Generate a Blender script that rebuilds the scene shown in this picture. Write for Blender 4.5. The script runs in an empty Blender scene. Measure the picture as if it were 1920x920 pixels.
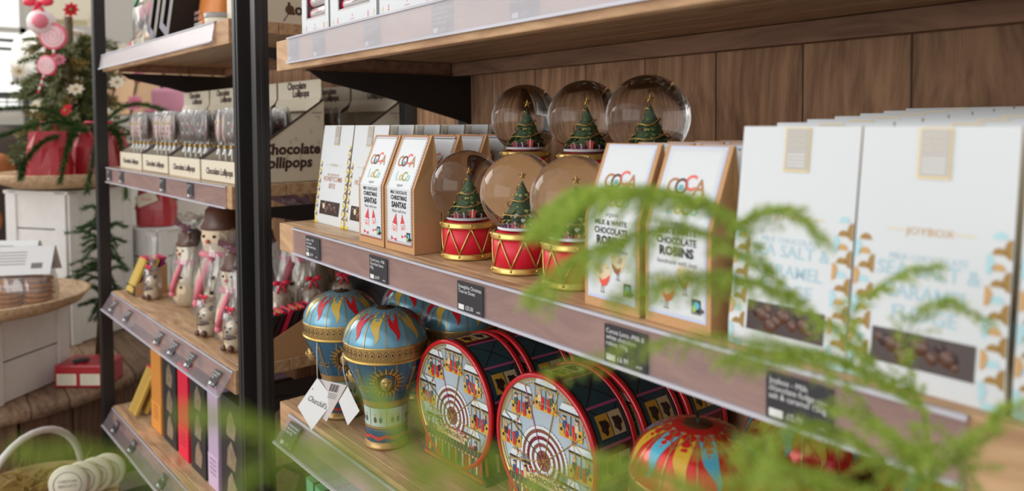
import bpy, math, random
from mathutils import Vector, Matrix
random.seed(7)
PI = math.pi
S = bpy.context.scene
COL = S.collection

# ------------------------------------------------------------------ camera
F_PX, W_PX, H_PX = 1413.0, 1920.0, 920.0
PITCH, ROLL, ALPHA = math.radians(2.2), math.radians(0.32), math.atan(1086.0 / 1413.0)
EYE = Vector((0, 0, 1.35))
f0 = Vector((-math.cos(ALPHA), math.sin(ALPHA), 0)); r0 = Vector((math.sin(ALPHA), math.cos(ALPHA), 0)); u0 = Vector((0, 0, 1))
fw = f0 * math.cos(PITCH) - u0 * math.sin(PITCH)
up = u0 * math.cos(PITCH) + f0 * math.sin(PITCH)
rt = r0 * math.cos(ROLL) - up * math.sin(ROLL)
up = up * math.cos(ROLL) + r0 * math.sin(ROLL)
cd = bpy.data.cameras.new('camera'); cam = bpy.data.objects.new('camera', cd); COL.objects.link(cam)
cam.matrix_world = Matrix(((rt.x, up.x, -fw.x, EYE.x), (rt.y, up.y, -fw.y, EYE.y), (rt.z, up.z, -fw.z, EYE.z), (0, 0, 0, 1)))
cd.sensor_width = 36.0; cd.lens = 36.0 * F_PX / W_PX
cd.shift_y = -(460.0 - 286.0) / W_PX
cd.clip_start = 0.02; cd.clip_end = 100
cd.dof.use_dof = True; cd.dof.focus_distance = 1.13; cd.dof.aperture_fstop = 3.9
S.camera = cam

# ------------------------------------------------------------------ colour management
S.view_settings.view_transform = 'Standard'; S.view_settings.look = 'None'
S.view_settings.exposure = 0.0; S.view_settings.gamma = 1.0; S.view_settings.use_curve_mapping = False
S.cycles.use_denoising = True
S.cycles.max_bounces = 14; S.cycles.transmission_bounces = 10; S.cycles.transparent_max_bounces = 24
S.cycles.caustics_refractive = True; S.cycles.caustics_reflective = False
S.cycles.sample_clamp_indirect = 6.0

# ------------------------------------------------------------------ world: soft overcast daylight through a glass roof
w = bpy.data.worlds.new('daylight'); S.world = w; w.use_nodes = True
nt = w.node_tree; nt.nodes.clear()
out = nt.nodes.new('ShaderNodeOutputWorld'); bg = nt.nodes.new('ShaderNodeBackground')
tc = nt.nodes.new('ShaderNodeTexCoord')
dot = nt.nodes.new('ShaderNodeVectorMath'); dot.operation = 'DOT_PRODUCT'
dot.inputs[1].default_value = Vector((-0.55, -0.80, 0.22)).normalized()
ramp = nt.nodes.new('ShaderNodeValToRGB')
ramp.color_ramp.elements[0].position = 0.30; ramp.color_ramp.elements[0].color = (0.56, 0.55, 0.56, 1)
ramp.color_ramp.elements[1].position = 1.0; ramp.color_ramp.elements[1].color = (1.0, 0.99, 0.97, 1)
mr = nt.nodes.new('ShaderNodeMapRange'); mr.inputs['From Min'].default_value = -1; mr.inputs['From Max'].default_value = 1
nt.links.new(tc.outputs['Generated'], dot.inputs[0]); nt.links.new(dot.outputs['Value'], mr.inputs['Value'])
nt.links.new(mr.outputs['Result'], ramp.inputs['Fac']); nt.links.new(ramp.outputs['Color'], bg.inputs['Color'])
bg.inputs['Strength'].default_value = 1.05
nt.links.new(bg.outputs[0], out.inputs[0])

def area(name, loc, target, size, sizey, power, color=(1, 1, 1)):
    d = bpy.data.lights.new(name, 'AREA'); d.shape = 'RECTANGLE'; d.size = size; d.size_y = sizey; d.energy = power; d.color = color
    o = bpy.data.objects.new(name, d); COL.objects.link(o); o.location = loc
    o.rotation_euler = (Vector(target) - Vector(loc)).to_track_quat('-Z', 'Y').to_euler()
    return o
area('roof_light', (-2.6, -2.6, 3.6), (-0.9, 0.6, 1.0), 2.6, 2.2, 14, (1.0, 0.985, 0.96))
area('window_light', (-5.2, -0.6, 2.9), (-2.6, 0.4, 1.0), 2.2, 1.6, 52, (1.0, 0.98, 0.94))

area('front_fill_light', (-0.9, -3.0, 1.7), (-0.7, 0.8, 1.1), 3.4, 1.8, 52, (1.0, 0.99, 0.97))  # added frontal fill lamp, brightens the planks inside the shelves

# ------------------------------------------------------------------ materials
def c(r, g, b):
    f = lambda v: ((v / 255.0) / 12.92) if v / 255.0 <= 0.04045 else (((v / 255.0) + 0.055) / 1.055) ** 2.4
    return (f(r), f(g), f(b), 1.0)
MATS = {}
def setin(n, key, v):
    if key in n.inputs: n.inputs[key].default_value = v
def M(name, col, rough=0.6, metal=0.0, spec=0.5, coat=0.0, noise=0.0, nscale=40.0, bump=0.0, bscale=200.0, sub=0.0):
    if name in MATS: return MATS[name]
    m = bpy.data.materials.new(name); m.use_nodes = True; t = m.node_tree
    p = t.nodes['Principled BSDF']
    p.inputs['Base Color'].default_value = col; p.inputs['Roughness'].default_value = rough; p.inputs['Metallic'].default_value = metal
    setin(p, 'Specular IOR Level', spec); setin(p, 'Coat Weight', coat); setin(p, 'Coat Roughness', 0.08)
    if sub: setin(p, 'Subsurface Weight', sub); setin(p, 'Subsurface Radius', (0.004, 0.003, 0.002))
    if noise or bump:
        co = t.nodes.new('ShaderNodeTexCoord')
    if noise:
        nz = t.nodes.new('ShaderNodeTexNoise'); nz.inputs['Scale'].default_value = nscale; nz.inputs['Detail'].default_value = 4
        t.links.new(co.outputs['Object'], nz.inputs['Vector'])
        hs = t.nodes.new('ShaderNodeMapRange'); hs.inputs['From Min'].default_value = 0.25; hs.inputs['From Max'].default_value = 0.75
        hs.inputs['To Min'].default_value = 1 - noise; hs.inputs['To Max'].default_value = 1 + noise * 0.6
        mx = t.nodes.new('ShaderNodeVectorMath'); mx.operation = 'SCALE'; mx.inputs[0].default_value = col[:3]
        t.links.new(nz.outputs['Fac'], hs.inputs['Value']); t.links.new(hs.outputs['Result'], mx.inputs['Scale'])
        t.links.new(mx.outputs[0], p.inputs['Base Color'])
    if bump:
        nb = t.nodes.new('ShaderNodeTexNoise'); nb.inputs['Scale'].default_value = bscale; nb.inputs['Detail'].default_value = 3
        t.links.new(co.outputs['Object'], nb.inputs['Vector'])
        b = t.nodes.new('ShaderNodeBump'); b.inputs['Strength'].default_value = bump; b.inputs['Distance'].default_value = 0.003
        t.links.new(nb.outputs['Fac'], b.inputs['Height']); t.links.new(b.outputs[0], p.inputs['Normal'])
    MATS[name] = m; return m

def WOOD(name, light, dark, grain='X', rough=0.6, scale=1.0, planks=None, seam=0.004, coat=0.0, knots=True):
    """wood: streaked noise along the grain, knots, and (planks=(axis, width)) dark seams with a tone per board"""
    if name in MATS: return MATS[name]
    m = bpy.data.materials.new(name); m.use_nodes = True; t = m.node_tree; p = t.nodes['Principled BSDF']
    co = t.nodes.new('ShaderNodeTexCoord'); mp = t.nodes.new('ShaderNodeMapping')
    st = {'X': (2.2, 60, 60), 'Y': (60, 2.2, 60), 'Z': (60, 60, 2.2)}[grain]
    mp.inputs['Scale'].default_value = [s * scale for s in st]
    t.links.new(co.outputs['Object'], mp.inputs['Vector'])
    # low frequency warp gives the cathedral figure
    wn = t.nodes.new('ShaderNodeTexNoise'); wn.inputs['Scale'].default_value = 3.2 * scale; wn.inputs['Detail'].default_value = 2
    t.links.new(co.outputs['Object'], wn.inputs['Vector'])
    vm = t.nodes.new('ShaderNodeVectorMath'); vm.operation = 'SCALE'; vm.inputs['Scale'].default_value = 5.0
    t.links.new(wn.outputs['Color'], vm.inputs[0])
    ad = t.nodes.new('ShaderNodeVectorMath'); ad.operation = 'ADD'
    t.links.new(mp.outputs[0], ad.inputs[0]); t.links.new(vm.outputs[0], ad.inputs[1])
    src = ad.outputs[0]
    tone = None
    if planks:
        ax, wd = planks
        sx = t.nodes.new('ShaderNodeSeparateXYZ'); t.links.new(co.outputs['Object'], sx.inputs[0])
        dv = t.nodes.new('ShaderNodeMath'); dv.operation = 'DIVIDE'; dv.inputs[1].default_value = wd; t.links.new(sx.outputs[ax], dv.inputs[0])
        fl = t.nodes.new('ShaderNodeMath'); fl.operation = 'FLOOR'; t.links.new(dv.outputs[0], fl.inputs[0])
        wh = t.nodes.new('ShaderNodeTexWhiteNoise'); wh.noise_dimensions = '1D'; t.links.new(fl.outputs[0], wh.inputs['W'])
        s2 = t.nodes.new('ShaderNodeVectorMath'); s2.operation = 'SCALE'; s2.inputs['Scale'].default_value = 30
        t.links.new(wh.outputs['Color'], s2.inputs[0])
        a2 = t.nodes.new('ShaderNodeVectorMath'); a2.operation = 'ADD'; t.links.new(src, a2.inputs[0]); t.links.new(s2.outputs[0], a2.inputs[1])
        src = a2.outputs[0]; tone = wh.outputs['Value']
        fr = t.nodes.new('ShaderNodeMath'); fr.operation = 'FRACT'; t.links.new(dv.outputs[0], fr.inputs[0])
        pp = t.nodes.new('ShaderNodeMath'); pp.operation = 'PINGPONG'; pp.inputs[1].default_value = 0.5; t.links.new(fr.outputs[0], pp.inputs[0])
        gt = t.nodes.new('ShaderNodeMapRange'); gt.inputs['From Min'].default_value = 0.0; gt.inputs['From Max'].default_value = seam / wd
        gt.inputs['To Min'].default_value = 0.12; gt.inputs['To Max'].default_value = 1.0; t.links.new(pp.outputs[0], gt.inputs['Value'])
    nz = t.nodes.new('ShaderNodeTexNoise'); nz.inputs['Scale'].default_value = 1.0; nz.inputs['Detail'].default_value = 5; nz.inputs['Roughness'].default_value = 0.6
    t.links.new(src, nz.inputs['Vector'])
    cr = t.nodes.new('ShaderNodeValToRGB'); e = cr.color_ramp.elements
    e[0].position = 0.30; e[0].color = dark; e[1].position = 0.62; e[1].color = light
    t.links.new(nz.outputs['Fac'], cr.inputs['Fac'])
    colr = cr.outputs['Color']
    def mul(a, fac_out):
        v = t.nodes.new('ShaderNodeVectorMath'); v.operation = 'SCALE'; t.links.new(a, v.inputs[0]); t.links.new(fac_out, v.inputs['Scale']); return v.outputs[0]
    if knots:
        vo = t.nodes.new('ShaderNodeTexVoronoi'); vo.inputs['Scale'].default_value = 3.1
        m2 = t.nodes.new('ShaderNodeMapping'); m2.inputs['Scale'].default_value = [{'X': .5, 'Y': 1, 'Z': 1}[grain], {'X': 1, 'Y': .5, 'Z': 1}[grain], {'X': 1, 'Y': 1, 'Z': .5}[grain]]
        t.links.new(co.outputs['Object'], m2.inputs['Vector']); t.links.new(m2.outputs[0], vo.inputs['Vector'])
        kr = t.nodes.new('ShaderNodeMapRange'); kr.inputs['From Min'].default_value = 0.02; kr.inputs['From Max'].default_value = 0.075
        kr.inputs['To Min'].default_value = 0.35; kr.inputs['To Max'].default_value = 1.0; t.links.new(vo.outputs['Distance'], kr.inputs['Value'])
        colr = mul(colr, kr.outputs[0])
    if tone is not None:
        tr = t.nodes.new('ShaderNodeMapRange'); tr.inputs['To Min'].default_value = 0.78; tr.inputs['To Max'].default_value = 1.18; t.links.new(tone, tr.inputs['Value'])
        colr = mul(colr, tr.outputs[0]); colr = mul(colr, gt.outputs[0])
    t.links.new(colr, p.inputs['Base Color'])
    p.inputs['Roughness'].default_value = rough; setin(p, 'Coat Weight', coat); setin(p, 'Coat Roughness', 0.15); setin(p, 'Specular IOR Level', 0.35)
    b = t.nodes.new('ShaderNodeBump'); b.inputs['Strength'].default_value = 0.25; b.inputs['Distance'].default_value = 0.002
    t.links.new(nz.outputs['Fac'], b.inputs['Height']); t.links.new(b.outputs[0], p.inputs['Normal'])
    MATS[name] = m; return m

def FILM(name, tint, body, opacity, gloss, rough=0.08, wrinkle=0.0, wscale=30.0):
    """thin clear plastic: see-through, a little body of its own, a sheen"""
    if name in MATS: return MATS[name]
    m = bpy.data.materials.new(name); m.use_nodes = True; t = m.node_tree; t.nodes.clear()
    o = t.nodes.new('ShaderNodeOutputMaterial'); tr = t.nodes.new('ShaderNodeBsdfTransparent'); tr.inputs[0].default_value = tint
    df = t.nodes.new('ShaderNodeBsdfDiffuse'); df.inputs[0].default_value = body
    gl = t.nodes.new('ShaderNodeBsdfGlossy'); gl.inputs['Roughness'].default_value = rough
    m1 = t.nodes.new('ShaderNodeMixShader'); m1.inputs[0].default_value = opacity
    m2 = t.nodes.new('ShaderNodeMixShader'); lw = t.nodes.new('ShaderNodeLayerWeight'); lw.inputs['Blend'].default_value = 0.35
    ma = t.nodes.new('ShaderNodeMath'); ma.operation = 'MULTIPLY_ADD'; ma.inputs[1].default_value = gloss; ma.inputs[2].default_value = gloss * 0.35
    t.links.new(lw.outputs['Fresnel'], ma.inputs[0]); t.links.new(ma.outputs[0], m2.inputs[0])
    t.links.new(tr.outputs[0], m1.inputs[1]); t.links.new(df.outputs[0], m1.inputs[2])
    t.links.new(m1.outputs[0], m2.inputs[1]); t.links.new(gl.outputs[0], m2.inputs[2]); t.links.new(m2.outputs[0], o.inputs[0])
    if wrinkle:
        co = t.nodes.new('ShaderNodeTexCoord'); mp = t.nodes.new('ShaderNodeMapping'); mp.inputs['Scale'].default_value = (1, 1, 0.3)
        nz = t.nodes.new('ShaderNodeTexNoise'); nz.inputs['Scale'].default_value = wscale; nz.inputs['Detail'].default_value = 3
        b = t.nodes.new('ShaderNodeBump'); b.inputs['Strength'].default_value = wrinkle; b.inputs['Distance'].default_value = 0.02
        t.links.new(co.outputs['Object'], mp.inputs[0]); t.links.new(mp.outputs[0], nz.inputs['Vector']); t.links.new(nz.outputs['Fac'], b.inputs['Height'])
        t.links.new(b.outputs[0], gl.inputs['Normal']); t.links.new(b.outputs[0], df.inputs['Normal']); t.links.new(b.outputs[0], lw.inputs['Normal'])
    MATS[name] = m; return m

def EMIT(name, col, strength):
    if name in MATS: return MATS[name]
    m = bpy.data.materials.new(name); m.use_nodes = True; t = m.node_tree; t.nodes.clear()
    o = t.nodes.new('ShaderNodeOutputMaterial'); e = t.nodes.new('ShaderNodeEmission'); e.inputs[0].default_value = col; e.inputs[1].default_value = strength
    t.links.new(e.outputs[0], o.inputs[0]); MATS[name] = m; return m

m_glass = bpy.data.materials.new('globe_glass'); m_glass.use_nodes = True
_p = m_glass.node_tree.nodes['Principled BSDF']; _p.inputs['Base Color'].default_value = (0.97, 0.96, 0.95, 1); _p.inputs['Roughness'].default_value = 0.0
setin(_p, 'Transmission Weight', 1.0); _p.inputs['IOR'].default_value = 1.33; MATS['glass'] = m_glass

paper = M('white_card', c(216, 220, 223), 0.55)
cream = M('cream_card', c(226, 218, 196), 0.6)
kraft = M('kraft_card', c(196, 152, 106), 0.75, noise=0.10, nscale=350)
kraft_in = M('kraft_dark', c(150, 108, 74), 0.8)
black = M('black_steel', c(34, 31, 32), 0.42, metal=0.0, spec=0.5, noise=.1, nscale=80)
blackcard = M('black_card', c(34, 32, 34), 0.6)
ink = M('black_ink', c(40, 36, 36), 0.6)
gold = M('gold_paint', c(214, 180, 104), 0.3, metal=0.75)
goldfoil = M('gold_foil', c(205, 165, 80), 0.35, metal=0.6)
red = M('drum_red', c(222, 24, 52), 0.45)
white_text = M('white_ink', c(225, 226, 226), 0.6)
grey_text = M('grey_ink', c(120, 118, 116), 0.6)
snow = M('snow_white', c(238, 240, 244), 0.8, bump=.5, bscale=600)
deckwood = WOOD('deck_pine', c(206, 172, 134), c(160, 122, 88), 'X', rough=0.42, coat=0.12)
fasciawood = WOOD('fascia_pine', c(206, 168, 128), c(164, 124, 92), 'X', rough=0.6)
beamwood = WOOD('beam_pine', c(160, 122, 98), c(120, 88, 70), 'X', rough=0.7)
backwood = WOOD('back_planks', c(190, 148, 114), c(130, 96, 72), 'Z', rough=0.75, planks=('X', 0.145), seam=0.0025)
film_strip = FILM('ticket_film', (0.94, 0.90, 0.92, 1), c(204, 186, 192), 0.14, 0.16, 0.15)
film_glare = FILM('glare_ticket_film', (0.93, 0.92, 0.95, 1), c(252, 250, 254), 0.26, 0.12, 0.25)  # top strips: whitish body colour paints in the glare over wood and labels
film_clear = FILM('clear_film', (0.97, 0.97, 0.98, 1), c(220, 220, 226), 0.08, 0.55, 0.06)
film_edge = FILM('film_edge', (0.95, 0.95, 0.98, 1), c(226, 226, 238), 0.75, 0.4, 0.1)
cello = FILM('cellophane', (0.97, 0.97, 0.97, 1), c(240, 240, 242), 0.06, 0.36, 0.14, wrinkle=0.6, wscale=22)

# ------------------------------------------------------------------ mesh building
_TC = {}
def text_geo(s, bold=0.0, res=2):
    key = (s, bold, res)
    if key in _TC: return _TC[key]
    cu = bpy.data.curves.new('t', 'FONT'); cu.body = s; cu.size = 1.0; cu.resolution_u = res; cu.offset = bold; cu.fill_mode = 'FRONT'
    ob = bpy.data.objects.new('t', cu); COL.objects.link(ob)
    dg = bpy.context.evaluated_depsgraph_get(); me = bpy.data.meshes.new_from_object(ob.evaluated_get(dg))
    vs = [(v.co.x, v.co.y) for v in me.vertices]; fs = [tuple(p.vertices) for p in me.polygons]
    bpy.data.objects.remove(ob); bpy.data.curves.remove(cu); bpy.data.meshes.remove(me)
    xs = [v[0] for v in vs] or [0]
    _TC[key] = (vs, fs, min(xs), max(xs)); return _TC[key]

class MB:
    def __init__(s): s.v = []; s.f = []; s.m = []; s.sm = []; s.mats = []
    def mi(s, m):
        if m not in s.mats: s.mats.append(m)
        return s.mats.index(m)
    def add(s, vs, fs, m, smooth=False):
        b = len(s.v); s.v += [tuple(v) for v in vs]; k = s.mi(m)
        for f in fs: s.f.append(tuple(b + i for i in f)); s.m.append(k); s.sm.append(smooth)
    def box(s, cx, cy, cz, sx, sy, sz, m, rz=0, rx=0, ry=0):
        R = Matrix.Rotation(rz, 3, 'Z') @ Matrix.Rotation(ry, 3, 'Y') @ Matrix.Rotation(rx, 3, 'X')
        vs = [Vector((cx, cy, cz)) + R @ Vector((i * sx / 2, j * sy / 2, k * sz / 2)) for k in (-1, 1) for j in (-1, 1) for i in (-1, 1)]
        s.add(vs, [(0, 2, 3, 1), (4, 5, 7, 6), (0, 1, 5, 4), (2, 6, 7, 3), (0, 4, 6, 2), (1, 3, 7, 5)], m)
    def lathe(s, prof, m, n=32, cx=0, cy=0, smooth=True, mfn=None, a0=0, a1=2 * PI):
        full = abs(a1 - a0 - 2 * PI) < 1e-6; k = n if full else n + 1
        vs = [(cx + r * math.cos(a0 + (a1 - a0) * i / n), cy + r * math.sin(a0 + (a1 - a0) * i / n), z) for r, z in prof for i in range(k)]
        for j in range(len(prof) - 1):
            mm = mfn(j) if mfn else m
            fs = []
            for i in range(n):
                i2 = (i + 1) % k if full else i + 1
                fs.append((j * k + i, j * k + i2, (j + 1) * k + i2, (j + 1) * k + i))
            if j == 0: b = len(s.v); s.v += vs
            q = s.mi(mm)
            for f in fs: s.f.append(tuple(b + i for i in f)); s.m.append(q); s.sm.append(smooth)
    def tube(s, pts, r, m, n=6, closed=False, rfn=None, cap=True):
        pts = [Vector(p) for p in pts]; N = len(pts); vs = []; up_ = Vector((0.13, 0.07, 1)).normalized()
        for i, p in enumerate(pts):
            a = pts[(i - 1) % N] if (closed or i > 0) else p; b = pts[(i + 1) % N] if (closed or i < N - 1) else p
            d = (b - a)
            d = d.normalized() if d.length > 1e-9 else Vector((0, 0, 1))
            x = d.cross(up_)
            if x.length < 0.05: x = d.cross(Vector((1, 0, 0.1)))
            x.normalize(); y = d.cross(x)
            rr = rfn(i / max(1, N - 1)) * r if rfn else r
            vs += [p + (x * math.cos(2 * PI * k / n) + y * math.sin(2 * PI * k / n)) * rr for k in range(n)]
        fs = [(i * n + k, i * n + (k + 1) % n, ((i + 1) % N) * n + (k + 1) % n, ((i + 1) % N) * n + k) for i in range(N if closed else N - 1) for k in range(n)]
        if cap and not closed: fs += [tuple(range(n))[::-1], tuple((N - 1) * n + k for k in range(n))]
        s.add(vs, fs, m, True)
    def ball(s, c_, r, m, n=10, sz=1.0, sx=1.0, sy=1.0):
        vs = []; h = max(4, n // 2)
        for j in range(h + 1):
            t = PI * j / h
            for i in range(n): vs.append((c_[0] + sx * r * math.sin(t) * math.cos(2 * PI * i / n), c_[1] + sy * r * math.sin(t) * math.sin(2 * PI * i / n), c_[2] + sz * r * math.cos(t)))
        fs = [(j * n + i, (j + 1) * n + i, (j + 1) * n + (i + 1) % n, j * n + (i + 1) % n) for j in range(h) for i in range(n)]
        s.add(vs, fs, m, True)
    def poly(s, pts2, mp, m): s.add([mp(u, v) for u, v in pts2], [tuple(range(len(pts2)))], m)
    def rect(s, u0_, v0_, u1_, v1_, mp, m, nu=1, nv=1):
        for i in range(nu):
            for j in range(nv):
                a, b = u0_ + (u1_ - u0_) * i / nu, u0_ + (u1_ - u0_) * (i + 1) / nu
                p_, q = v0_ + (v1_ - v0_) * j / nv, v0_ + (v1_ - v0_) * (j + 1) / nv
                s.poly([(a, p_), (b, p_), (b, q), (a, q)], mp, m)
    def disc(s, u, v, r, mp, m, n=20, ry=None, a0=0, a1=2 * PI):
        ry = ry or r; k = n if a1 - a0 >= 2 * PI - 1e-6 else n + 1
        pts = [(u + r * math.cos(a0 + (a1 - a0) * i / n), v + ry * math.sin(a0 + (a1 - a0) * i / n)) for i in range(k)]
        s.poly(pts, mp, m)
    def ring(s, u, v, r1, r2, mp, m, n=40, a0=0, a1=2 * PI):
        for i in range(n):
            a, b = a0 + (a1 - a0) * i / n, a0 + (a1 - a0) * (i + 1) / n
            s.poly([(u + r1 * math.cos(a), v + r1 * math.sin(a)), (u + r2 * math.cos(a), v + r2 * math.sin(a)), (u + r2 * math.cos(b), v + r2 * math.sin(b)), (u + r1 * math.cos(b), v + r1 * math.sin(b))], mp, m)
    def line(s, a, b, w_, mp, m, n=1):
        dx, dy = b[0] - a[0], b[1] - a[1]; L = math.hypot(dx, dy) or 1; ox, oy = -dy / L * w_ / 2, dx / L * w_ / 2
        for i in range(n):
            p_ = (a[0] + dx * i / n, a[1] + dy * i / n); q = (a[0] + dx * (i + 1) / n, a[1] + dy * (i + 1) / n)
            s.poly([(p_[0] - ox, p_[1] - oy), (q[0] - ox, q[1] - oy), (q[0] + ox, q[1] + oy), (p_[0] + ox, p_[1] + oy)], mp, m)
    def text(s, st, u, v, size, mp, m, align='C', sx=1.0, bold=0.0, shear=0.0, maxw=None, res=2, rot=0.0):
        vs, fs, x0, x1 = text_geo(st, bold, res)
        k = size * sx
        if maxw and (x1 - x0) * k > maxw: k = maxw / (x1 - x0)
        off = {'C': -(x0 + x1) / 2, 'L': -x0, 'R': -x1}[align]
        P = []
        for x, y in vs:
            a, b = (x + off + shear * y) * k, y * size
            if rot: a, b = a * math.cos(rot) - b * math.sin(rot), a * math.sin(rot) + b * math.cos(rot)
            P.append(mp(u + a, v + b))
        s.add(P, fs, m)
    def build(s, name, parent=None, loc=None, rz=0, bevel=0.0, subsurf=0):
        me = bpy.data.meshes.new(name); me.from_pydata(s.v, [], s.f)
        for m in s.mats: me.materials.append(m)
        me.polygons.foreach_set('material_index', s.m); me.polygons.foreach_set('use_smooth', s.sm); me.update()
        o = bpy.data.objects.new(name, me); COL.objects.link(o)
        if parent: o.parent = parent
        if loc is not None: o.location = loc
        o.rotation_euler = (0, 0, rz)
        if bevel:
            b = o.modifiers.new('bevel', 'BEVEL'); b.width = bevel; b.segments = 2; b.limit_method = 'ANGLE'; b.angle_limit = math.radians(40)
        if subsurf:
            b = o.modifiers.new('sub', 'SUBSURF'); b.levels = subsurf; b.render_levels = subsurf
        return o

def plane(o, ux, uy, eps=0.0):
    o = Vector(o); ux = Vector(ux); uy = Vector(uy); n = ux.cross(uy).normalized() * eps
    return lambda u, v: o + ux * u + uy * v + n
def tag(o, label=None, cat=None, group=None, kind=None):
    if label: o['label'] = label
    if cat: o['category'] = cat
    if group: o['group'] = group
    if kind: o['kind'] = kind
    return o
def thing(name, label, cat, loc=(0, 0, 0), rz=0.0, group=None, kind=None):
    o = bpy.data.objects.new(name, None); COL.objects.link(o); o.empty_display_size = 0.02
    o.location = loc; o.rotation_euler = (0, 0, rz); return tag(o, label, cat, group, kind)
def dup(root, loc, rz, label, group=None, scale=None):
    r = root.copy(); COL.objects.link(r); r.location = loc; r.rotation_euler = (0, 0, rz); r['label'] = label
    if scale: r.scale = scale
    if group: r['group'] = group
    def rec(src, dst):
        for ch in list(src.children):
            k = ch.copy(); COL.objects.link(k); k.parent = dst; rec(ch, k)
    rec(root, r); return r

# left bay frame: s metres to the left of its right end, d metres behind its front, z up
LP = Vector((-1.72, 0.537, 0)); LT = Vector((-0.9983, -0.0577, 0)); LN = Vector((-0.0577, 0.9983, 0)); LR = math.asin(0.0577)
def LB(s_, d, z): return LP + LT * s_ + LN * d + Vector((0, 0, z))
# ================================================================== the room
m_floor = M('floor_grey', c(150, 140, 130), 0.6, noise=.15, nscale=6)
m_wall = M('wall_cream', c(226, 222, 212), 0.9)
b = MB(); b.box(-4.0, 0.0, -0.05, 12, 10, 0.1, m_floor); tag(b.build('floor'), kind='structure')
b = MB(); b.box(-8.6, 0.2, 1.6, 0.1, 9.6, 3.2, m_wall)
for i in range(7): b.box(-8.53, -3.2 + i * 1.05, 1.6, 0.06, 0.09, 3.2, M('wall_slat', c(214, 208, 196), 0.8))
tag(b.build('wall_left'), kind='structure')
b = MB(); b.box(-3.4, 2.6, 1.6, 10.4, 0.1, 3.2, m_wall); tag(b.build('wall_back'), kind='structure')

b = MB(); b.box(-8.5, -0.75, 2.25, 0.03, 2.9, 1.5, EMIT('window_daylight', (1.0, 0.99, 0.96, 1), 1.25))
wn_ = b.build('window_1'); tag(wn_, kind='structure')
b = MB()
for y in (-2.2, -1.2, -0.2, 0.7): b.box(-8.47, y, 2.25, 0.05, 0.05, 1.56, m_wall)
for z in (1.5, 2.25, 3.0): b.box(-8.47, -0.75, z, 0.05, 2.95, 0.05, m_wall)
b.build('window_frame', wn_)

# ================================================================== main shelving bay
rack = thing('shelving_rack', 'black steel shelving rack with pine shelves and plank back holding the snow globes', 'shelving', (0, 0, 0))
X0, X1, YF, YB = -1.45, 0.45, 0.545, 0.93
def deck(parent, zt, hf, origin=(0, 0, 0), rz=0.0, x0=X0, x1=X1, depth=YB - YF, boards=True, light=None):
    """shelf_board with its boards, fascia, end and back beams; local x from x0, local y 0..depth, top at z=0"""
    b = MB(); n = 4; wdt = depth / n
    for i in range(n):
        b.box((x0 + x1) / 2, wdt * (i + .5), -0.014, x1 - x0, wdt - 0.0012, 0.028, deckwood)
    o = b.build('shelf_board', parent, (origin[0], origin[1], zt), rz, bevel=0.0015)
    b = MB(); b.box((x0 + x1) / 2, -0.009, -hf / 2, x1 - x0, 0.018, hf, fasciawood)
    b.build('front_fascia', o, bevel=0.002)
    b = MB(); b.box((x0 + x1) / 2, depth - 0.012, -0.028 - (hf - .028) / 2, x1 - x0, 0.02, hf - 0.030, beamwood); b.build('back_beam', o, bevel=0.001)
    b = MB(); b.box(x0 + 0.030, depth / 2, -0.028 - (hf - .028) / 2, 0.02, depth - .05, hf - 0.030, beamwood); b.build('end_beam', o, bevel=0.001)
    return o
d_top = deck(rack, 1.512, 0.058, (0, YF + .009, 0))
d_mid = deck(rack, 1.158, 0.054, (0, YF + .009, 0))
d_bot = deck(rack, 0.800, 0.056, (-1.46, 0.552, 0), math.radians(2.0), 0.0, 1.9)
d_low = deck(rack, 0.430, 0.056, (0, YF + .02, 0))
b = MB(); b.box(-0.54, YB + .028, 1.05, 2.16, 0.014, 1.75, backwood); b.build('back_panel', rack, (0, 0, 0))
def post(name, x0, x1, y0, y1, parent, z0=0.0, z1=2.1):
    b = MB(); b.box((x0 + x1) / 2, (y0 + y1) / 2, (z0 + z1) / 2, x1 - x0, y1 - y0, z1 - z0, black)
    b.box(x1 + .0006, (y0 + y1) / 2, (z0 + z1) / 2, .002, (y1 - y0) * .3, z1 - z0, black)
    return b.build(name, parent, bevel=0.003)
post('post', -1.575, -1.547, 0.528, 0.556, rack); post('post', -1.43, -1.39, 0.945, 0.985, rack, z1=1.5)
post('post', 0.46, 0.49, 0.528, 0.556, rack); post('post', 0.46, 0.49, 0.965, 0.995, rack)
def bracket(parent, x, y0, y1, z, h0=0.010, h1=0.105, th=0.006, rz=0.0, loc=None):
    b = MB(); pr = [(y0, z), (y1, z), (y1, z - h1), (y0 + .16, z - h0 - .038), (y0 + 0.03, z - h0 - .010)]
    vs = [(x - th / 2, y, zz) for y, zz in pr] + [(x + th / 2, y, zz) for y, zz in pr]; n = 5
    b.add(vs, [tuple(range(n))[::-1], tuple(range(n, 2 * n))] + [(i, (i + 1) % n, n + (i + 1) % n, n + i) for i in range(n)], black)
    return b.build('bracket', parent)
for z in (1.4545, 1.103, 0.742): bracket(rack, -1.388, 0.575, 0.952, z)
for z in (0.25, 1.95):
    b = MB(); b.box(-1.561, 0.75, z, 0.02, 0.40, 0.03, black); b.build('end_rail', rack)

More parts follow.
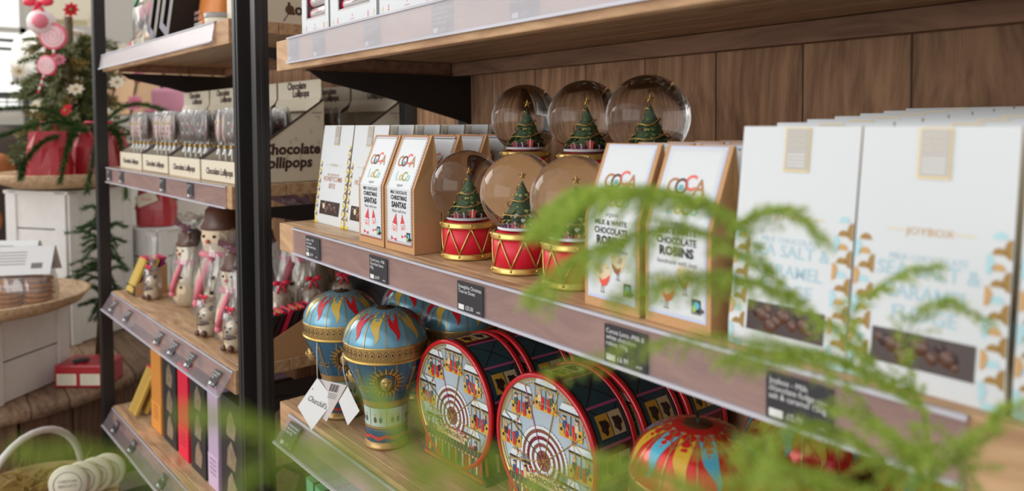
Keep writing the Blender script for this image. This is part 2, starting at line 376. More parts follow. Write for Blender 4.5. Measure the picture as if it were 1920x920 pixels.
# ticket strips: clear plastic channel, folded flange on the shelf, bright lower lip
def strip(parent, x0, x1, ztop, h, flare=0.0, flange=0.017, name='ticket_strip', thick=0.0012, film=None):
    b = MB(); L = x1 - x0; cx = (x0 + x1) / 2
    ang = math.atan2(flare, h)
    b.box(cx, -flare / 2, ztop - h / 2, L, thick, math.hypot(h, flare), film or film_strip, rx=-ang)
    b.box(cx, flange / 2, ztop + 0.0018, L, flange, 0.0010, film_clear)
    b.box(cx, -flare - 0.0015, ztop - h, L, 0.005, 0.0035, film_edge)
    b.box(cx, -0.0005, ztop, L, 0.0035, 0.003, film_edge)
    return b.build(name, parent)
def on_shelf(o): return o
s_top = strip(d_top, -1.385, -0.185, 0.0, 0.046, film=film_glare)
s_top.location.y = -0.0205
s_mid = strip(d_mid, -1.375, -0.205, -0.003, 0.046)
s_mid.location.y = -0.0205
s_bot = strip(d_bot, 0.055, 1.30, -0.010, 0.044, flare=0.030, flange=0.014); s_bot.location.y = -0.022

def price_label(x, y, zc, lines, price, label, group, w_=0.057, h=0.036, rz=0.0, tilt=0.0, grey=False):
    bg_m = M('label_charcoal', c(46, 45, 50), 0.45)
    b = MB(); b.box(0, 0, 0, w_, 0.0006, h, bg_m)
    mp = plane((0, -0.0004, 0), (1, 0, 0), (0, 0, 1), 0.0002)
    for i, l in enumerate(lines): b.text(l, -w_ / 2 + .003, h / 2 - 0.0085 - i * 0.0062, 0.0068, mp, white_text, 'L', sx=.92, maxw=w_ - .006)
    b.rect(-w_ / 2 + .003, -h / 2 + .002, -w_ / 2 + .0155, -h / 2 + .0085, mp, white_text)
    b.text(price, -w_ / 2 + .019, -h / 2 + .0032, 0.0075, mp, white_text, 'L', sx=.85)
    b.text('each', -w_ / 2 + .019 + .0245, -h / 2 + .0032, 0.0045, mp, white_text, 'L')
    o = b.build('price_label', None, (x, y, zc), rz); o.rotation_euler = (tilt, 0, rz)
    return tag(o, label, 'price label', group)
YL = YF - 0.0130
G1 = 'price labels on the middle shelf edge'
price_label(-1.277, YL, 1.131, ['Joybox - Milk', 'chocolate', 'honeycomb bites', '150g'], '£5.99', 'dark price label below the two honeycomb bites bags, leftmost on the middle shelf edge', G1, w_=.062, h=.038)
price_label(-1.028, YL, 1.130, ['Cocoa Loco - Milk', 'Chocolate Santas', '100g'], '£6.99', 'dark price label reading Cocoa Loco Milk Chocolate Santas', G1, h=.038)
price_label(-0.781, YL, 1.130, ['Snowglobe Christmas', 'Tree on Drum'], '£25.00', 'dark price label reading Snowglobe Christmas Tree on Drum', G1, h=.038)
price_label(-0.512, YL, 1.130, ['Cocoa Loco -Milk &', 'white chocolate', 'robins 100g'], '£6.99', 'dark price label below the two robins cartons', G1, h=.038)
price_label(-0.326, YL, 1.130, ['Joybox - Milk', 'chocolate fudge sea', 'salt & caramel 150g'], '£5.99', 'dark price label below the sea salt fudge bags', G1, h=.038)
G2 = 'price labels on the top shelf edge'
for x, ls, p_, lb in [(-1.362, ['Milk chocolate', 'marzipan loaf', '125g'], '£4.99', 'grey price label at the far left end of the top shelf edge'),
                      (-1.245, ['White chocolate', 'marzipan', 'loaf 125g'], '£4.99', 'grey price label second from the left on the top shelf edge'),
                      (-1.045, ['Milk chocolate', 'marzipan covered', 'loaf 125g'], '£6.99', 'grey price label third from the left on the top shelf edge'),
                      (-0.845, ['Kirsch amarena cake', 'flavoured dark', 'chocolate covered', 'marzipan loaf'], '£5.99', 'grey price label with four text lines on the top shelf edge'),
                      (-0.672, ['Milk chocolate', 'marzipan', 'loaf 125g'], '£6.99', 'rightmost grey price label on the top shelf edge')]:
    price_label(x, YF - .0095, 1.489, ls, p_, lb, G2, w_=.052, h=.040)
q = Vector((-1.46, 0.552, 0)); R2 = Matrix.Rotation(math.radians(2.0), 3, 'Z')
pv = q + R2 @ Vector((0.105, -0.022 - 0.0185, 0.77))
price_label(pv.x, pv.y - .001, pv.z, ['Victorian hot air', 'balloon tin with', 'fudge 150g'], '£12.99', 'dark price label on the bottom shelf edge below the blue balloon tins', 'bottom shelf price labels', w_=.050, h=.044, rz=math.radians(2), tilt=-0.60)

# ================================================================== left shelving bay (turned a little)
rackl = thing('shelving_rack', 'black steel shelving rack of wooden shelves beyond the double post, stocked with lollipops', 'shelving', LP, LR)
# in this frame: local x = -s, local y = d
Ltop = deck(rackl, 1.588, 0.056, (0, 0.009, 0), 0, -1.15, 0.0, .40)
Llol = deck(rackl, 1.212, 0.052, (0, 0.009, 0), 0, -1.13, 0.0, .45)
Lcho = deck(rackl, 0.795, 0.056, (0, 0.009, 0), 0, -1.10, 0.0, .45)
Llow = deck(rackl, 0.395, 0.056, (0, 0.009, 0), 0, -1.13, 0.0, .45)
s1 = strip(Ltop, -1.145, -0.075, -0.001, 0.046, flare=.008, film=film_glare); s1.location.y = -.0215
s2 = strip(Llol, -1.125, -0.028, -0.002, 0.048); s2.location.y = -.0205
s3 = strip(Lcho, -1.09, -0.004, -0.004, 0.05, flare=.032, flange=.012); s3.location.y = -.0215
s4 = strip(Llow, -1.12, -0.004, -0.004, 0.05, flare=.032, flange=.012); s4.location.y = -.0215
for x0, x1, y0, y1 in ((0.075, 0.105, -0.03, 0.0), (-1.20, -1.163, -0.030, 0.006), (0.02, 0.05, 0.42, 0.45), (-1.20, -1.17, 0.42, 0.45)):
    b = MB(); b.box((x0 + x1) / 2, (y0 + y1) / 2, 1.06, x1 - x0, y1 - y0, 2.12, black); b.box((x0+x1)/2, y0 - .0006, 1.06, (x1 - x0) * .3, .002, 2.12, black); b.build('post', rackl, bevel=.003)
for z in (1.53, 1.158, 0.737, 0.337):
    for x in (-0.014, -1.14): bracket(rackl, x, 0.04, 0.42, z)
for x in (0.035, -1.18):
    b = MB(); b.box(x, .21, .15, .02, .40, .03, black); b.build('end_rail', rackl)
b = MB(); b.box(-0.52, 0.475, 1.05, 1.20, 0.014, 1.75, backwood); b.build('back_panel', rackl)
def LBL(s_, z, lines, price, label, group, **k):
    p = LB(s_, k.pop('d', -0.0130), z)
    return price_label(p.x, p.y, p.z, lines, price, label, group, rz=LR, **k)
places = ['far left end', 'second from the left', 'third from the left', 'fourth from the left', 'fifth from the left', 'right end']
for i, (s_, l) in enumerate([(0.99, 'Reindeer'), (0.82, 'Snowman'), (0.50, 'Milk snowman'), (0.375, 'White snowman'), (0.24, 'Panda'), (0.065, 'White chocolate')]):
    LBL(s_, 0.767, [l + ' milk', 'chocolate', '100g'], '£5.99', 'small dark price label on the snowman shelf edge, %s' % places[i], 'price labels below the chocolate snowmen', w_=.040, h=.038, tilt=-.57, d=-.0325)
for i, (s_, l) in enumerate([(1.08, 'Santa'), (0.93, 'Robin'), (0.50, 'Mixed'), (0.27, 'Dark')]):
    LBL(s_, 1.187, [l + ' lolly', '50g'], '£2.50', 'faint price label on the lollipop shelf edge, %s' % ['far left end', 'second from the left', 'third from the left', 'right end'][i], 'price labels below the lollipop displays', w_=.045, h=.038)
for i, (s_, l) in enumerate([(1.00, 'Caramel'), (0.80, 'Orange'), (0.50, 'Slab'),]):
    LBL(s_, 0.367, [l, 'slab 100g'], '£5.99', 'small dark price label on the lowest left shelf edge, %s' % ['far left', 'middle', 'right'][i], 'price labels below the tall boxes', w_=.040, h=.038, tilt=-.57, d=-.0325)
# ================================================================== middle shelf goods
ZM = 1.1585
def front_map(W, D, H, h1, yr, eps=0.0004):
    """u from -W/2..W/2, v up the gabled front of a bag or carton"""
    def mp(u, v):
        y = -D / 2 if v <= h1 else -D / 2 + (yr - .0015 + D / 2) * (v - h1) / (H - h1)
        return Vector((u, y - eps, v))
    return mp
def side_map(W, D, H, h1, yr, sgn, eps=0.0004):
    return lambda u, v: Vector((sgn * (W / 2 + eps), u, v))
def gable_body(b, W, D, H, h1, yr, m_body, m_side, yb=None, pinch=0.0, top=0.0015):
    yb = D / 2
    pr = [(-D / 2, 0), (-D / 2, h1), (yr - top, H), (yr + top, H), (yb, h1), (yb, 0)]
    L = [Vector((-W / 2, y, z)) for y, z in pr]; R = [Vector((W / 2, y, z)) for y, z in pr]
    n = 6
    b.add(L + R, [(i, n + i, n + (i + 1) % n, (i + 1) % n) for i in range(n)], m_body)
    for sg, P in ((-1, L), (1, R)):
        mid = Vector((sg * (W / 2 - pinch), yr, h1 + (H - h1) * 0.45))
        vs = P + [mid, Vector((sg * (W / 2 - pinch * .1), yr, h1 * .9))]
        fs = [(1, 2, 6), (2, 3, 6), (3, 4, 6), (4, 7, 6), (7, 1, 6), (0, 1, 7), (5, 0, 7), (4, 5, 7)]
        b.add(vs, [f if sg < 0 else f[::-1] for f in fs], m_side)

choc = M('milk_chocolate', c(92, 56, 40), 0.35, spec=.6)
darkchoc = M('dark_chocolate', c(54, 32, 26), 0.35)
whitechoc = M('white_chocolate', c(232, 212, 178), 0.45, sub=.1)
seal = M('seal_taupe', c(176, 172, 168), 0.45, metal=.2)
gold_ink = M('gold_ink', c(216, 196, 146), 0.45, metal=.2)
def joybox(kind, W, D=0.062, H=0.190):
    cols = {'honey': (M('bag_yellow', c(234, 214, 74), .6), M('bag_bronze', c(150, 116, 56), .45, metal=.3), M('bag_ochre', c(206, 170, 66), .5), M('honey_ink', c(184, 130, 100), .6)),
            'fudge': (M('bag_aqua', c(178, 216, 224), .6), M('bag_bronze', c(150, 116, 56), .45, metal=.3), M('bag_tan', c(204, 160, 100), .5), M('fudge_ink', c(178, 208, 220), .6))}[kind]
    t = thing('confectionery_bag', '', 'bag')
    h1, yr = H * .10, 0.0
    b = MB(); gable_body(b, W, D, H, h1, yr, paper, cream, pinch=.010)
    mp = front_map(W, D, H, h1, yr)
    rnd = random.Random(3)
    def lobes(mpx, ulo, uhi, vlo, vhi, r):
        v = vlo + r; k = 0
        while v < vhi - r * .6:
            u = ulo if k % 2 == 0 else uhi; sgn = 1 if k % 2 == 0 else -1
            col = cols[(0, 1, 2, 1)[k % 4]]
            a0 = -PI / 2 if sgn > 0 else PI / 2
            b.disc(u, v, r * .8, mpx, col, 12, ry=r * 1.15, a0=a0, a1=a0 + PI)
            uu = (ulo + uhi) / 2
            b.disc(uu, v + r * 1.1, r * .75, mpx, cols[(1, 0, 1, 2)[k % 4]], 10, ry=r * .8, a0=0, a1=PI)
            v += r * 1.75; k += 1
    e = .0045 if kind == 'honey' else .006
    lobes(mp, -W / 2 + .0006, -W / 2 + 2.6 * e, .006, H * (.62 if kind == 'honey' else .58), e)
    lobes(mp, W / 2 - 2.6 * e, W / 2 - .0006, .006, H * (.8 if kind == 'honey' else .6), e)
    b.rect(-W / 2, 0, -W / 2 + .014, .005, mp, cols[0]); b.rect(W / 2 - .014, 0, W / 2, .005, mp, cols[0])
    for sg in (-1, 1):
        ms = side_map(W, D, H, h1, yr, sg)
        lobes(ms, -.013, .013, .004, H * .50, .0062)
    b.text('JOYBOX', 0, H * .585, .0078, mp, gold_ink if kind == 'honey' else cols[2], sx=1.1, bold=0)
    b.rect(-W * .28, H * .598, -W * .15, H * .602, mp, gold_ink); b.rect(W * .15, H * .598, W * .28, H * .602, mp, gold_ink)
    tc_ = cols[3]
    if kind == 'honey':
        b.text('MILK CHOCOLATE', 0, H * .49, .0062, mp, tc_, maxw=W * .5)
        b.text('HONEYCOMB', 0, H * .435, .0135, mp, tc_, maxw=W * .62, bold=.005); b.text('BITES', 0, H * .365, .0135, mp, tc_, sx=.9, bold=.005)
        wy0, wy1 = H * .10, H * .235
    else:
        b.text('MILK CHOCOLATE', 0, H * .485, .0068, mp, tc_, maxw=W * .5)
        b.text('SEA SALT &', 0, H * .425, .0145, mp, tc_, maxw=W * .66, bold=.008); b.text('CARAMEL', 0, H * .34, .0145, mp, tc_, maxw=W * .56, bold=.008); b.text('FUDGE', 0, H * .26, .0145, mp, tc_, maxw=W * .42, bold=.008)
        wy0, wy1 = H * .085, H * .215
    b.build('bag_body', t, bevel=0)
    b = MB(); b.rect(-W * .33, wy0, W * .33, wy1, front_map(W, D, H, h1, yr, .0006), darkchoc)
    for i in range(16):
        uu, vv = rnd.uniform(-W * .28, W * .28), rnd.uniform(wy0 + .005, wy1 - .006)
        b.ball(tuple(front_map(W, D, H, h1, yr, -.0005)(uu, vv)), rnd.uniform(.004, .0075), (choc, darkchoc, whitechoc if kind == 'honey' and i % 5 == 0 else choc)[i % 3], 7, sy=.35)
    b.build('window', t)
    b = MB(); m2 = front_map(W, D, H, h1, yr, .0009); m3 = front_map(W, D, H, h1, yr, .0012)
    b.rect(-.0115, H * .80, .0115, H * 1.0 - .001, m2, gold_ink); b.rect(-.0100, H * .81, .0100, H - .002, m3, seal)
    m4 = front_map(W, D, H, h1, yr, .0014)
    for i in range(3): b.text('ARTISAN', 0, H * (.955 - i * .024), .0045, m4, cream, maxw=.014)
    for i in range(4): b.rect(-.008, H * (.825 + i * .016), .008, H * (.825 + i * .016) + .0009, m4, white_text)
    b.build('seal_label', t)
    return t
def scallop(b, u0_, v0_, u1_, v1_, mp, m, r=.0024, fold=0):
    n = int((v1_ - v0_) / (2 * r))
    for i in range(n + 1):
        v = v0_ + (v1_ - v0_) * i / n
        for u in (u0_, u1_): b.disc(u, v, r, mp, m, 8)
    n = int((u1_ - u0_) / (2 * r))
    for i in range(n + 1):
        u = u0_ + (u1_ - u0_) * i / n
        for v in (v0_, v1_): b.disc(u, v, r, mp, m, 8)
    for i in range(int((v1_ - v0_) / .02) + 1): pass
    b.rect(u0_, v0_, u1_, fold, mp, m); b.rect(u0_, fold, u1_, v1_, mp, m)
def coco(kind, W, D=0.047, H=0.172):
    t = thing('chocolate_carton', '', 'box')
    h1, yr = H * .548, D * .22
    b = MB(); gable_body(b, W, D, H, h1, yr, kraft, kraft, pinch=.002); b.build('carton', t)
    b = MB(); mA = front_map(W, D, H, h1, yr, .0003); mB = front_map(W, D, H, h1, yr, .0006); mC = front_map(W, D, H, h1, yr, .0009); mD = front_map(W, D, H, h1, yr, .0012)
    brown = M('label_brown', c(158, 96, 76), .6); lilac = M('label_blue', c(196, 208, 236), .6)
    e0 = .005
    def split_rect(u0_, v0_, u1_, v1_, mp, m):
        for a, q_ in ((v0_, h1), (h1, v1_)): b.rect(u0_, a, u1_, q_, mp, m)
    split_rect(-W / 2 + e0, .010, W / 2 - e0, H - .001, mA, brown if kind == 'santa' else lilac)
    scallop(b, -W / 2 + e0 + .0036, .0146, W / 2 - e0 - .0036, H - .0042, mB, paper, .0022, h1)
    k = W / .085
    orange, teal, coral, olive = M('logo_tan', c(176, 124, 82), .6), M('logo_teal', c(90, 176, 184), .6), M('logo_coral', c(230, 104, 96), .6), M('logo_olive', c(150, 160, 70), .6)
    tb = H * .735
    for ch, x, m_ in (('C', -.020, orange), ('O', -.0085, M('logo_brown', c(96, 62, 52), .6)), ('C', .0025, coral), ('A', .0155, orange)):
        b.text(ch, x * k, tb + (.0035 if ch == 'C' and x > 0 else 0), .0215 * k, mC, m_, bold=.02, res=4)
    b.disc(-.0085 * k, tb + .0055, .0028, mD, teal, 10)
    for ch, x, m_ in (('L', -.015, M('logo_sky', c(168, 206, 214), .6)), ('o', -.0045, M('logo_gold', c(208, 176, 106), .6)), ('C', .005, olive), ('o', .016, M('logo_mint', c(150, 196, 168), .6))):
        b.text(ch, x * k, tb - .0205 * k, .0185 * k, mC, m_, bold=.02, res=4)
    b.text('organic', 0, H * .566, .0062, mC, grey_text, shear=.25)
    if kind == 'santa':
        b.text('MILK CHOCOLATE', 0, H * .500, .0068, mC, ink, bold=.02, maxw=W * .56)
        b.text('CHRISTMAS', 0, H * .448, .0090, mC, ink, bold=.03, maxw=W * .60)
        b.text('SANTAS', 0, H * .382, .0118, mC, ink, bold=.045, maxw=W * .60)
        b.text('Made with love', 0, H * .338, .0068, mC, grey_text, shear=.3, maxw=W * .5)
        rd, pk = M('santa_red', c(214, 62, 74), .6), M('santa_pink', c(240, 178, 178), .6)
        for ux, vy, s_, rot in ((-.014, .030, 1.1, -.15), (.012, .034, .9, .18)):
            q = lambda a, bb: ((ux + (a * math.cos(rot) - bb * math.sin(rot)) * s_) * k, vy + (a * math.sin(rot) + bb * math.cos(rot)) * s_)
            b.poly([q(-.007, .009), q(.007, .009), q(.002, .026)], mC, rd)
            b.poly([q(-.0075, .000), q(.0075, .000), q(.0068, .009), q(-.0068, .009)], mC, pk)
            b.poly([q(-.0075, .0082), q(.0075, .0082), q(.0068, .0102), q(-.0068, .0102)], mD, paper)
            b.disc(*q(-.003, .005), .0022, mD, paper, 8); b.disc(*q(.003, .005), .0022, mD, paper, 8); b.disc(*q(-.003, .005), .0008, mD, ink, 6); b.disc(*q(.003, .005), .0008, mD, ink, 6)
            b.disc(*q(0, .002), .0014, mD, rd, 8)
            for sg in (-1, 1): b.poly([q(0, -.011), q(sg * .007, -.0135), q(sg * .0075, -.008)], mC, rd)
    else:
        b.text('MILK & WHITE', 0, H * .515, .0072, mC, ink, bold=.02, maxw=W * .58)
        b.text('CHOCOLATE', 0, H * .462, .0088, mC, ink, bold=.03, maxw=W * .60)
        b.text('ROBINS', 0, H * .398, .0118, mC, ink, bold=.045, maxw=W * .60)
        b.text('handmade with love', 0, H * .350, .0068, mC, grey_text, shear=.3, maxw=W * .6)
        bt, bd, br = M('robin_tan', c(222, 202, 168), .6), M('robin_wing', c(176, 158, 136), .6), M('robin_red', c(226, 88, 70), .6)
        for ux, vy, s_, fl, br_ in ((-.013, .031, 1.1, 1, br), (.012, .045, .95, -1, M('robin_choc', c(150, 92, 60), .6))):
            q = lambda a, bb: ((ux + fl * a * s_) * k, vy + bb * s_)
            body = [q(-.013, .017), q(-.008, .012), q(0, .014), q(.006, .016), q(.0105, .013), q(.013, .008), q(.011, .002), q(.006, -.004), q(0, -.006), q(-.006, -.003), q(-.010, .004)]
            b.poly(body if fl > 0 else body[::-1], mC, bt)
            brs = [q(-.004, .002), q(0, -.001), q(.005, .001), q(.0105, .005), q(.010, 0), q(.006, -.0055), q(0, -.007), q(-.003, -.003)]
            b.poly(brs if fl > 0 else brs[::-1], mD, br_)
            wg = [q(-.007, .012), q(-.001, .010), q(.001, .006), q(-.003, .004), q(-.006, .007)]
            b.poly(wg if fl > 0 else wg[::-1], mD, bd)
            b.disc(*q(.008, .011), .0007, mD, ink, 6)
            for a in (-.001, .002): b.line(q(a, -.006), q(a, -.0125), .0006, mD, ink); b.line(q(a - .002, -.0125), q(a + .002, -.0125), .0006, mD, ink)
    fx, fy, fs = W / 2 - .021, .0175, .0105
    b.rect(fx, fy, fx + fs, fy + fs * 1.3, mC, ink); b.disc(fx + fs * .55, fy + fs * .78, fs * .34, mD, M('mark_blue', c(96, 186, 212), .5), 12); b.disc(fx + fs * .3, fy + fs * .5, fs * .2, mD, M('mark_green', c(176, 206, 70), .5), 10, ry=fs * .32)
    b.text('FAIRTRADE', fx + fs / 2, fy + .0006, .0016, mD, white_text, maxw=fs * .9)
    b.poly([(fx + fs + .0006, fy + .001), (fx + fs + .004, fy + .004), (fx + fs + .0006, fy + .007)], mC, ink)
    b.build('front_label', t)
    return t

# two columns of honeycomb bags, six deep
hb = joybox('honey', 0.132, D=.052); first = True
cols_ = [-1.352, -1.216]
for j in range(6):
    for i, x in enumerate(cols_):
        y = 0.616 + .0535 * j if j else 0.622
        lab = ['white honeycomb bites bag, front row, nearest the left end of the shelf', 'white honeycomb bites bag, front row, half behind the first santas carton'][i] if j == 0 else 'white honeycomb bites bag %s its column, %s column' % (
            {1: 'second in', 2: 'third in', 3: 'fourth in', 4: 'fifth in', 5: 'last in'}[j], ['left', 'right'][i])
        if first: hb.location = (x, y, ZM); hb['label'] = lab; hb['group'] = 'white honeycomb bites bags'; hb.rotation_euler = (0, 0, 0); first = False
        else: dup(hb, (x, y + .006 * 0, ZM), random.uniform(-.012, .012), lab, 'white honeycomb bites bags')
        # bags in a column stand one behind the other
# two columns of santas cartons, four deep
sb = coco('santa', 0.0865, H=.174); first = True
for j in range(4):
    for i, x in enumerate((-1.091, -0.999)):
        y = 0.5765 + .0492 * j; rz = (0.012 if i else -.01)
        if (j, i) == (2, 0) or (j, i) == (2, 1): y += .001
        lab = ['kraft santas carton in the front row, left one beside the honeycomb bags', 'kraft santas carton in the front row, right one beside the first snow globe'][i] if j == 0 else 'kraft santas carton %s the %s column' % ({1: 'second in', 2: 'third in', 3: 'last in'}[j], ['left', 'right'][i])
        if first: sb.location = (x, y, ZM); sb.rotation_euler = (0, 0, rz); sb['label'] = lab; sb['group'] = 'kraft cartons of chocolate santas'; first = False
        else: dup(sb, (x, y, ZM), rz, lab, 'kraft cartons of chocolate santas')
# robins
rb = coco('robin', 0.0785, H=.170); first = True
for j in range(5):
    for i, x in enumerate((-0.5445, -0.459)):
        y = 0.569 + .0492 * j; rz = -.01
        lab = ['kraft robins carton in the front row, left one behind the fern tips', 'kraft robins carton in the front row, right one next to the fudge bags'][i] if j == 0 else 'kraft robins carton %s the %s column' % ({1: 'second in', 2: 'third in', 3: 'fourth in', 4: 'last in'}[j], ['left', 'right'][i])
        if first: rb.location = (x, y, ZM); rb.rotation_euler = (0, 0, rz); rb['label'] = lab; rb['group'] = 'kraft cartons of chocolate robins'; first = False
        else: dup(rb, (x, y, ZM), rz, lab, 'kraft cartons of chocolate robins')
# fudge bags
fb = joybox('fudge', 0.1065, D=.046, H=.188); first = True
for j in range(7):
    for i, x in enumerate((-0.350, -0.242, -0.131)):
        if i == 2 and j > 5: continue
        y = 0.571 + .0500 * j; sc = (1, 1, 1 + .016 * j)
        lab = ['white sea salt caramel fudge bag in the front row, left beside the robins cartons', 'white sea salt caramel fudge bag in the front row, the largest in the photo', 'white sea salt caramel fudge bag cut off by the right edge of the photo'][i] if j == 0 else 'white sea salt caramel fudge bag %s the %s column' % ({1: 'second in', 2: 'third in', 3: 'fourth in', 4: 'fifth in', 5: 'sixth in', 6: 'last in'}[j], ['left', 'middle', 'right'][i])
        if first: fb.location = (x, y, ZM); fb['label'] = lab; fb['group'] = 'white sea salt caramel fudge bags'; first = False
        else: dup(fb, (x, y, ZM), 0, lab, 'white sea salt caramel fudge bags', scale=sc)

# ------------------------------------------------------------------ snow globes
def star_pts(r1, r2, n=5): return [((r1 if i % 2 == 0 else r2) * math.sin(PI * i / n), (r1 if i % 2 == 0 else r2) * math.cos(PI * i / n)) for i in range(2 * n)]
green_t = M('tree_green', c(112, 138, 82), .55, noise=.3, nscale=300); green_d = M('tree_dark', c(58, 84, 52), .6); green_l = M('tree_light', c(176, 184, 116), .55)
def little_tree(b, H, R, z0, snowy=0.0, seed=1, cx=0, cy=0):
    rnd = random.Random(seed)
    b.lathe([(R * .55, z0), (R * .8, z0 + H * .1), (R * .45, z0 + H * .5), (0.0004, z0 + H * .96)], green_d, 14, cx, cy)
    tiers = 9
    for k in range(tiers):
        f = k / (tiers - 1); r = R * (1 - f * .90); z = z0 + H * (.10 + f * .80); n = max(5, int(17 * (1 - f * .75)))
        for i in range(n):
            a = 2 * PI * (i + .5 * (k % 2)) / n + rnd.uniform(-.12, .12); L = r * rnd.uniform(.85, 1.08); s_ = R * rnd.uniform(.13, .19) * (1 - f * .35)
            d = Vector((math.cos(a), math.sin(a), 0)); t_ = Vector((-math.sin(a), math.cos(a), 0))
            o_ = Vector((cx, cy, z)); tip = o_ + d * L + Vector((0, 0, -s_ * .55)); base = o_ + d * max(0, L - s_ * 2.2) + Vector((0, 0, s_ * .7))
            mid = o_ + d * (L - s_ * .9) + Vector((0, 0, s_ * .35)); low = o_ + d * (L - s_) + Vector((0, 0, -s_ * .9))
            vs = [base, mid + t_ * s_ * .8, tip, mid - t_ * s_ * .8, mid + Vector((0, 0, s_ * .35)), low]
            mm = snow if rnd.random() < snowy else (green_t, green_l, green_t, green_d)[rnd.randrange(4)]
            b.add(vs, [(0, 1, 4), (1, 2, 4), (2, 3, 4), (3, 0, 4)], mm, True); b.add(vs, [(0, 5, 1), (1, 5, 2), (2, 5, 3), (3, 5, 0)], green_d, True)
    for i in range(14):
        f = rnd.uniform(.1, .85); a = rnd.uniform(0, 2 * PI); r = R * (1 - f * .9) * 1.0
        b.ball((cx + r * math.cos(a), cy + r * math.sin(a), z0 + H * (.10 + f * .8)), R * .05, (gold, M('bauble_red', c(150, 30, 36), .3))[i % 3 == 0], 6)
    pts = []
    for i in range(60):
        f = i / 59; a = f * 5.5 * PI; r = R * (1 - f * .88) * 1.03
        pts.append((cx + r * math.cos(a), cy + r * math.sin(a), z0 + H * (.13 + .78 * f) - .002 * math.sin(a * 3)))
    b.tube(pts, R * .028, gold, 4)
def star3(b, x, y, z, r, m, th=.0022):
    P = star_pts(r, r * .42); n = len(P)
    vs = [(x + u, y, z + v) for u, v in P] + [(x, y - th, z), (x, y + th, z)]
    b.add(vs, [(i, (i + 1) % n, n) for i in range(n)] + [((i + 1) % n, i, n + 1) for i in range(n)], m)
DR, DH, GR = .0372, .0525, .0525
def globe(snowy, seed, pres):
    t = thing('snow_globe', '', 'snow globe')
    b = MB(); b.lathe([(0, .001), (DR - .0015, .001), (DR - .0018, DH - .001), (0, DH - .001)], red, 40); dm = b.build('drum', t)
    for z, nm in ((.0045, 'drum_rim'), (DH - .004, 'drum_rim')):
        b = MB(); b.lathe([(DR - .003, z - .0045), (DR + .001, z - .0045), (DR + .0022, z - .0025), (DR + .0012, z - .0008), (DR + .0016, z + .002), (DR + .0002, z + .0038), (DR - .003, z + .0038)], gold, 44); b.build(nm, dm)
    b = MB(); n = 7
    for i in range(n):
        a0, a1, a2 = 2 * PI * i / n + .35, 2 * PI * (i + .5) / n + .35, 2 * PI * (i + 1) / n + .35
        rr = DR - .0006
        P = lambda a, z: Vector((rr * math.cos(a), rr * math.sin(a), z))
        for p_, q_, z0_, z1_ in ((a0, a1, DH - .008, .009), (a1, a2, .009, DH - .008)):
            b.tube([P(p_ + (q_ - p_) * k / 4, z0_ + (z1_ - z0_) * k / 4) for k in range(5)], .0012, gold, 5)
        b.ball(P(a0, DH - .004) * 1.0 + Vector((math.cos(a0), math.sin(a0), 0)) * .0022, .0021, gold, 7); b.ball(P(a1, .0052) + Vector((math.cos(a1), math.sin(a1), 0)) * .0022, .0021, gold, 7)
    b.build('drum_cord', dm)
    gz = DH + GR * .93
    b = MB(); N = 48; b.lathe([(GR * math.sin(max(1e-4, PI * j / 30)), gz - GR * math.cos(PI * j / 30)) for j in range(31)], m_glass, N)
    b.build('glass_ball', t)
    zb = gz - GR * .80
    b = MB(); rr = GR * .57
    b.lathe([(rr, zb - .004), (rr, zb), (rr * .8, zb + .0018), (rr * .5, zb + .0035), (0.0002, zb + .004)], snow if snowy else M('snow_grey', c(196, 194, 194), .9), 30)
    b.lathe([(0.0002, zb - .0042), (rr, zb - .004)], snow, 30)
    b.build('snow_base', t)
    b = MB(); little_tree(b, .054, .0262, zb + .002, snowy, seed, 0.002, 0.001); tr = b.build('christmas_tree', t)
    b = MB(); star3(b, .002, .001, zb + .0592, .0050, gold); b.build('star', tr)
    b = MB()
    for (x, y, s_, h, cc, rz) in pres:
        b = MB(); z = zb + .001; mm = M('gift_%d_%d_%d' % cc, c(*cc), .4)
        b.box(x, y, z + h / 2, s_, s_ * .8, h, mm, rz); b.box(x, y, z + h / 2 + .0003, s_ * .2, s_ * .84, h + .0004, M('gift_ribbon', c(236, 222, 214), .4), rz)
        b.ball((x, y, z + h + .001), s_ * .17, M('gift_ribbon', c(236, 222, 214), .4), 6)
        b.build('present', t, bevel=.0003)
    return t
PRE = [(-.0135, -.0165, .0075, .0095, (196, 96, 120), .3), (-.005, -.0195, .0095, .0075, (110, 66, 108), .1), (.0065, -.019, .0085, .0125, (206, 36, 46), -.1), (.0165, -.013, .007, .007, (40, 52, 78), .4), (-.019, -.009, .006, .007, (52, 64, 96), .2)]
g1 = globe(0.0, 3, PRE); g2 = globe(0.38, 5, [(-.015, -.0145, .007, .008, (92, 60, 110), .3), (-.006, -.0185, .0085, .0085, (206, 120, 140), .15), (.0055, -.0195, .0095, .0060, (206, 60, 66), -.1), (-.019, -.008, .006, .008, (52, 84, 116), .2), (.016, -.013, .006, .004, (232, 230, 234), 0)])
GG = 'snow globes on red drums'
TURN = -0.78
def put(o, loc, rz, lab, grp): o.location = loc; o.rotation_euler = (0, 0, rz); o['label'] = lab; o['group'] = grp
put(g1, (-0.900, 0.610, ZM), .98, 'snow globe on red drum next to the santas carton, green tree and red present inside', GG)
put(g2, (-0.770, 0.605, ZM), .90, 'snow globe on red drum with snow-dusted tree, middle of the three in front', GG)
dup(g2, (-0.662, 0.601, ZM), .83, 'snow globe on red drum partly behind the fern and robins carton', GG)
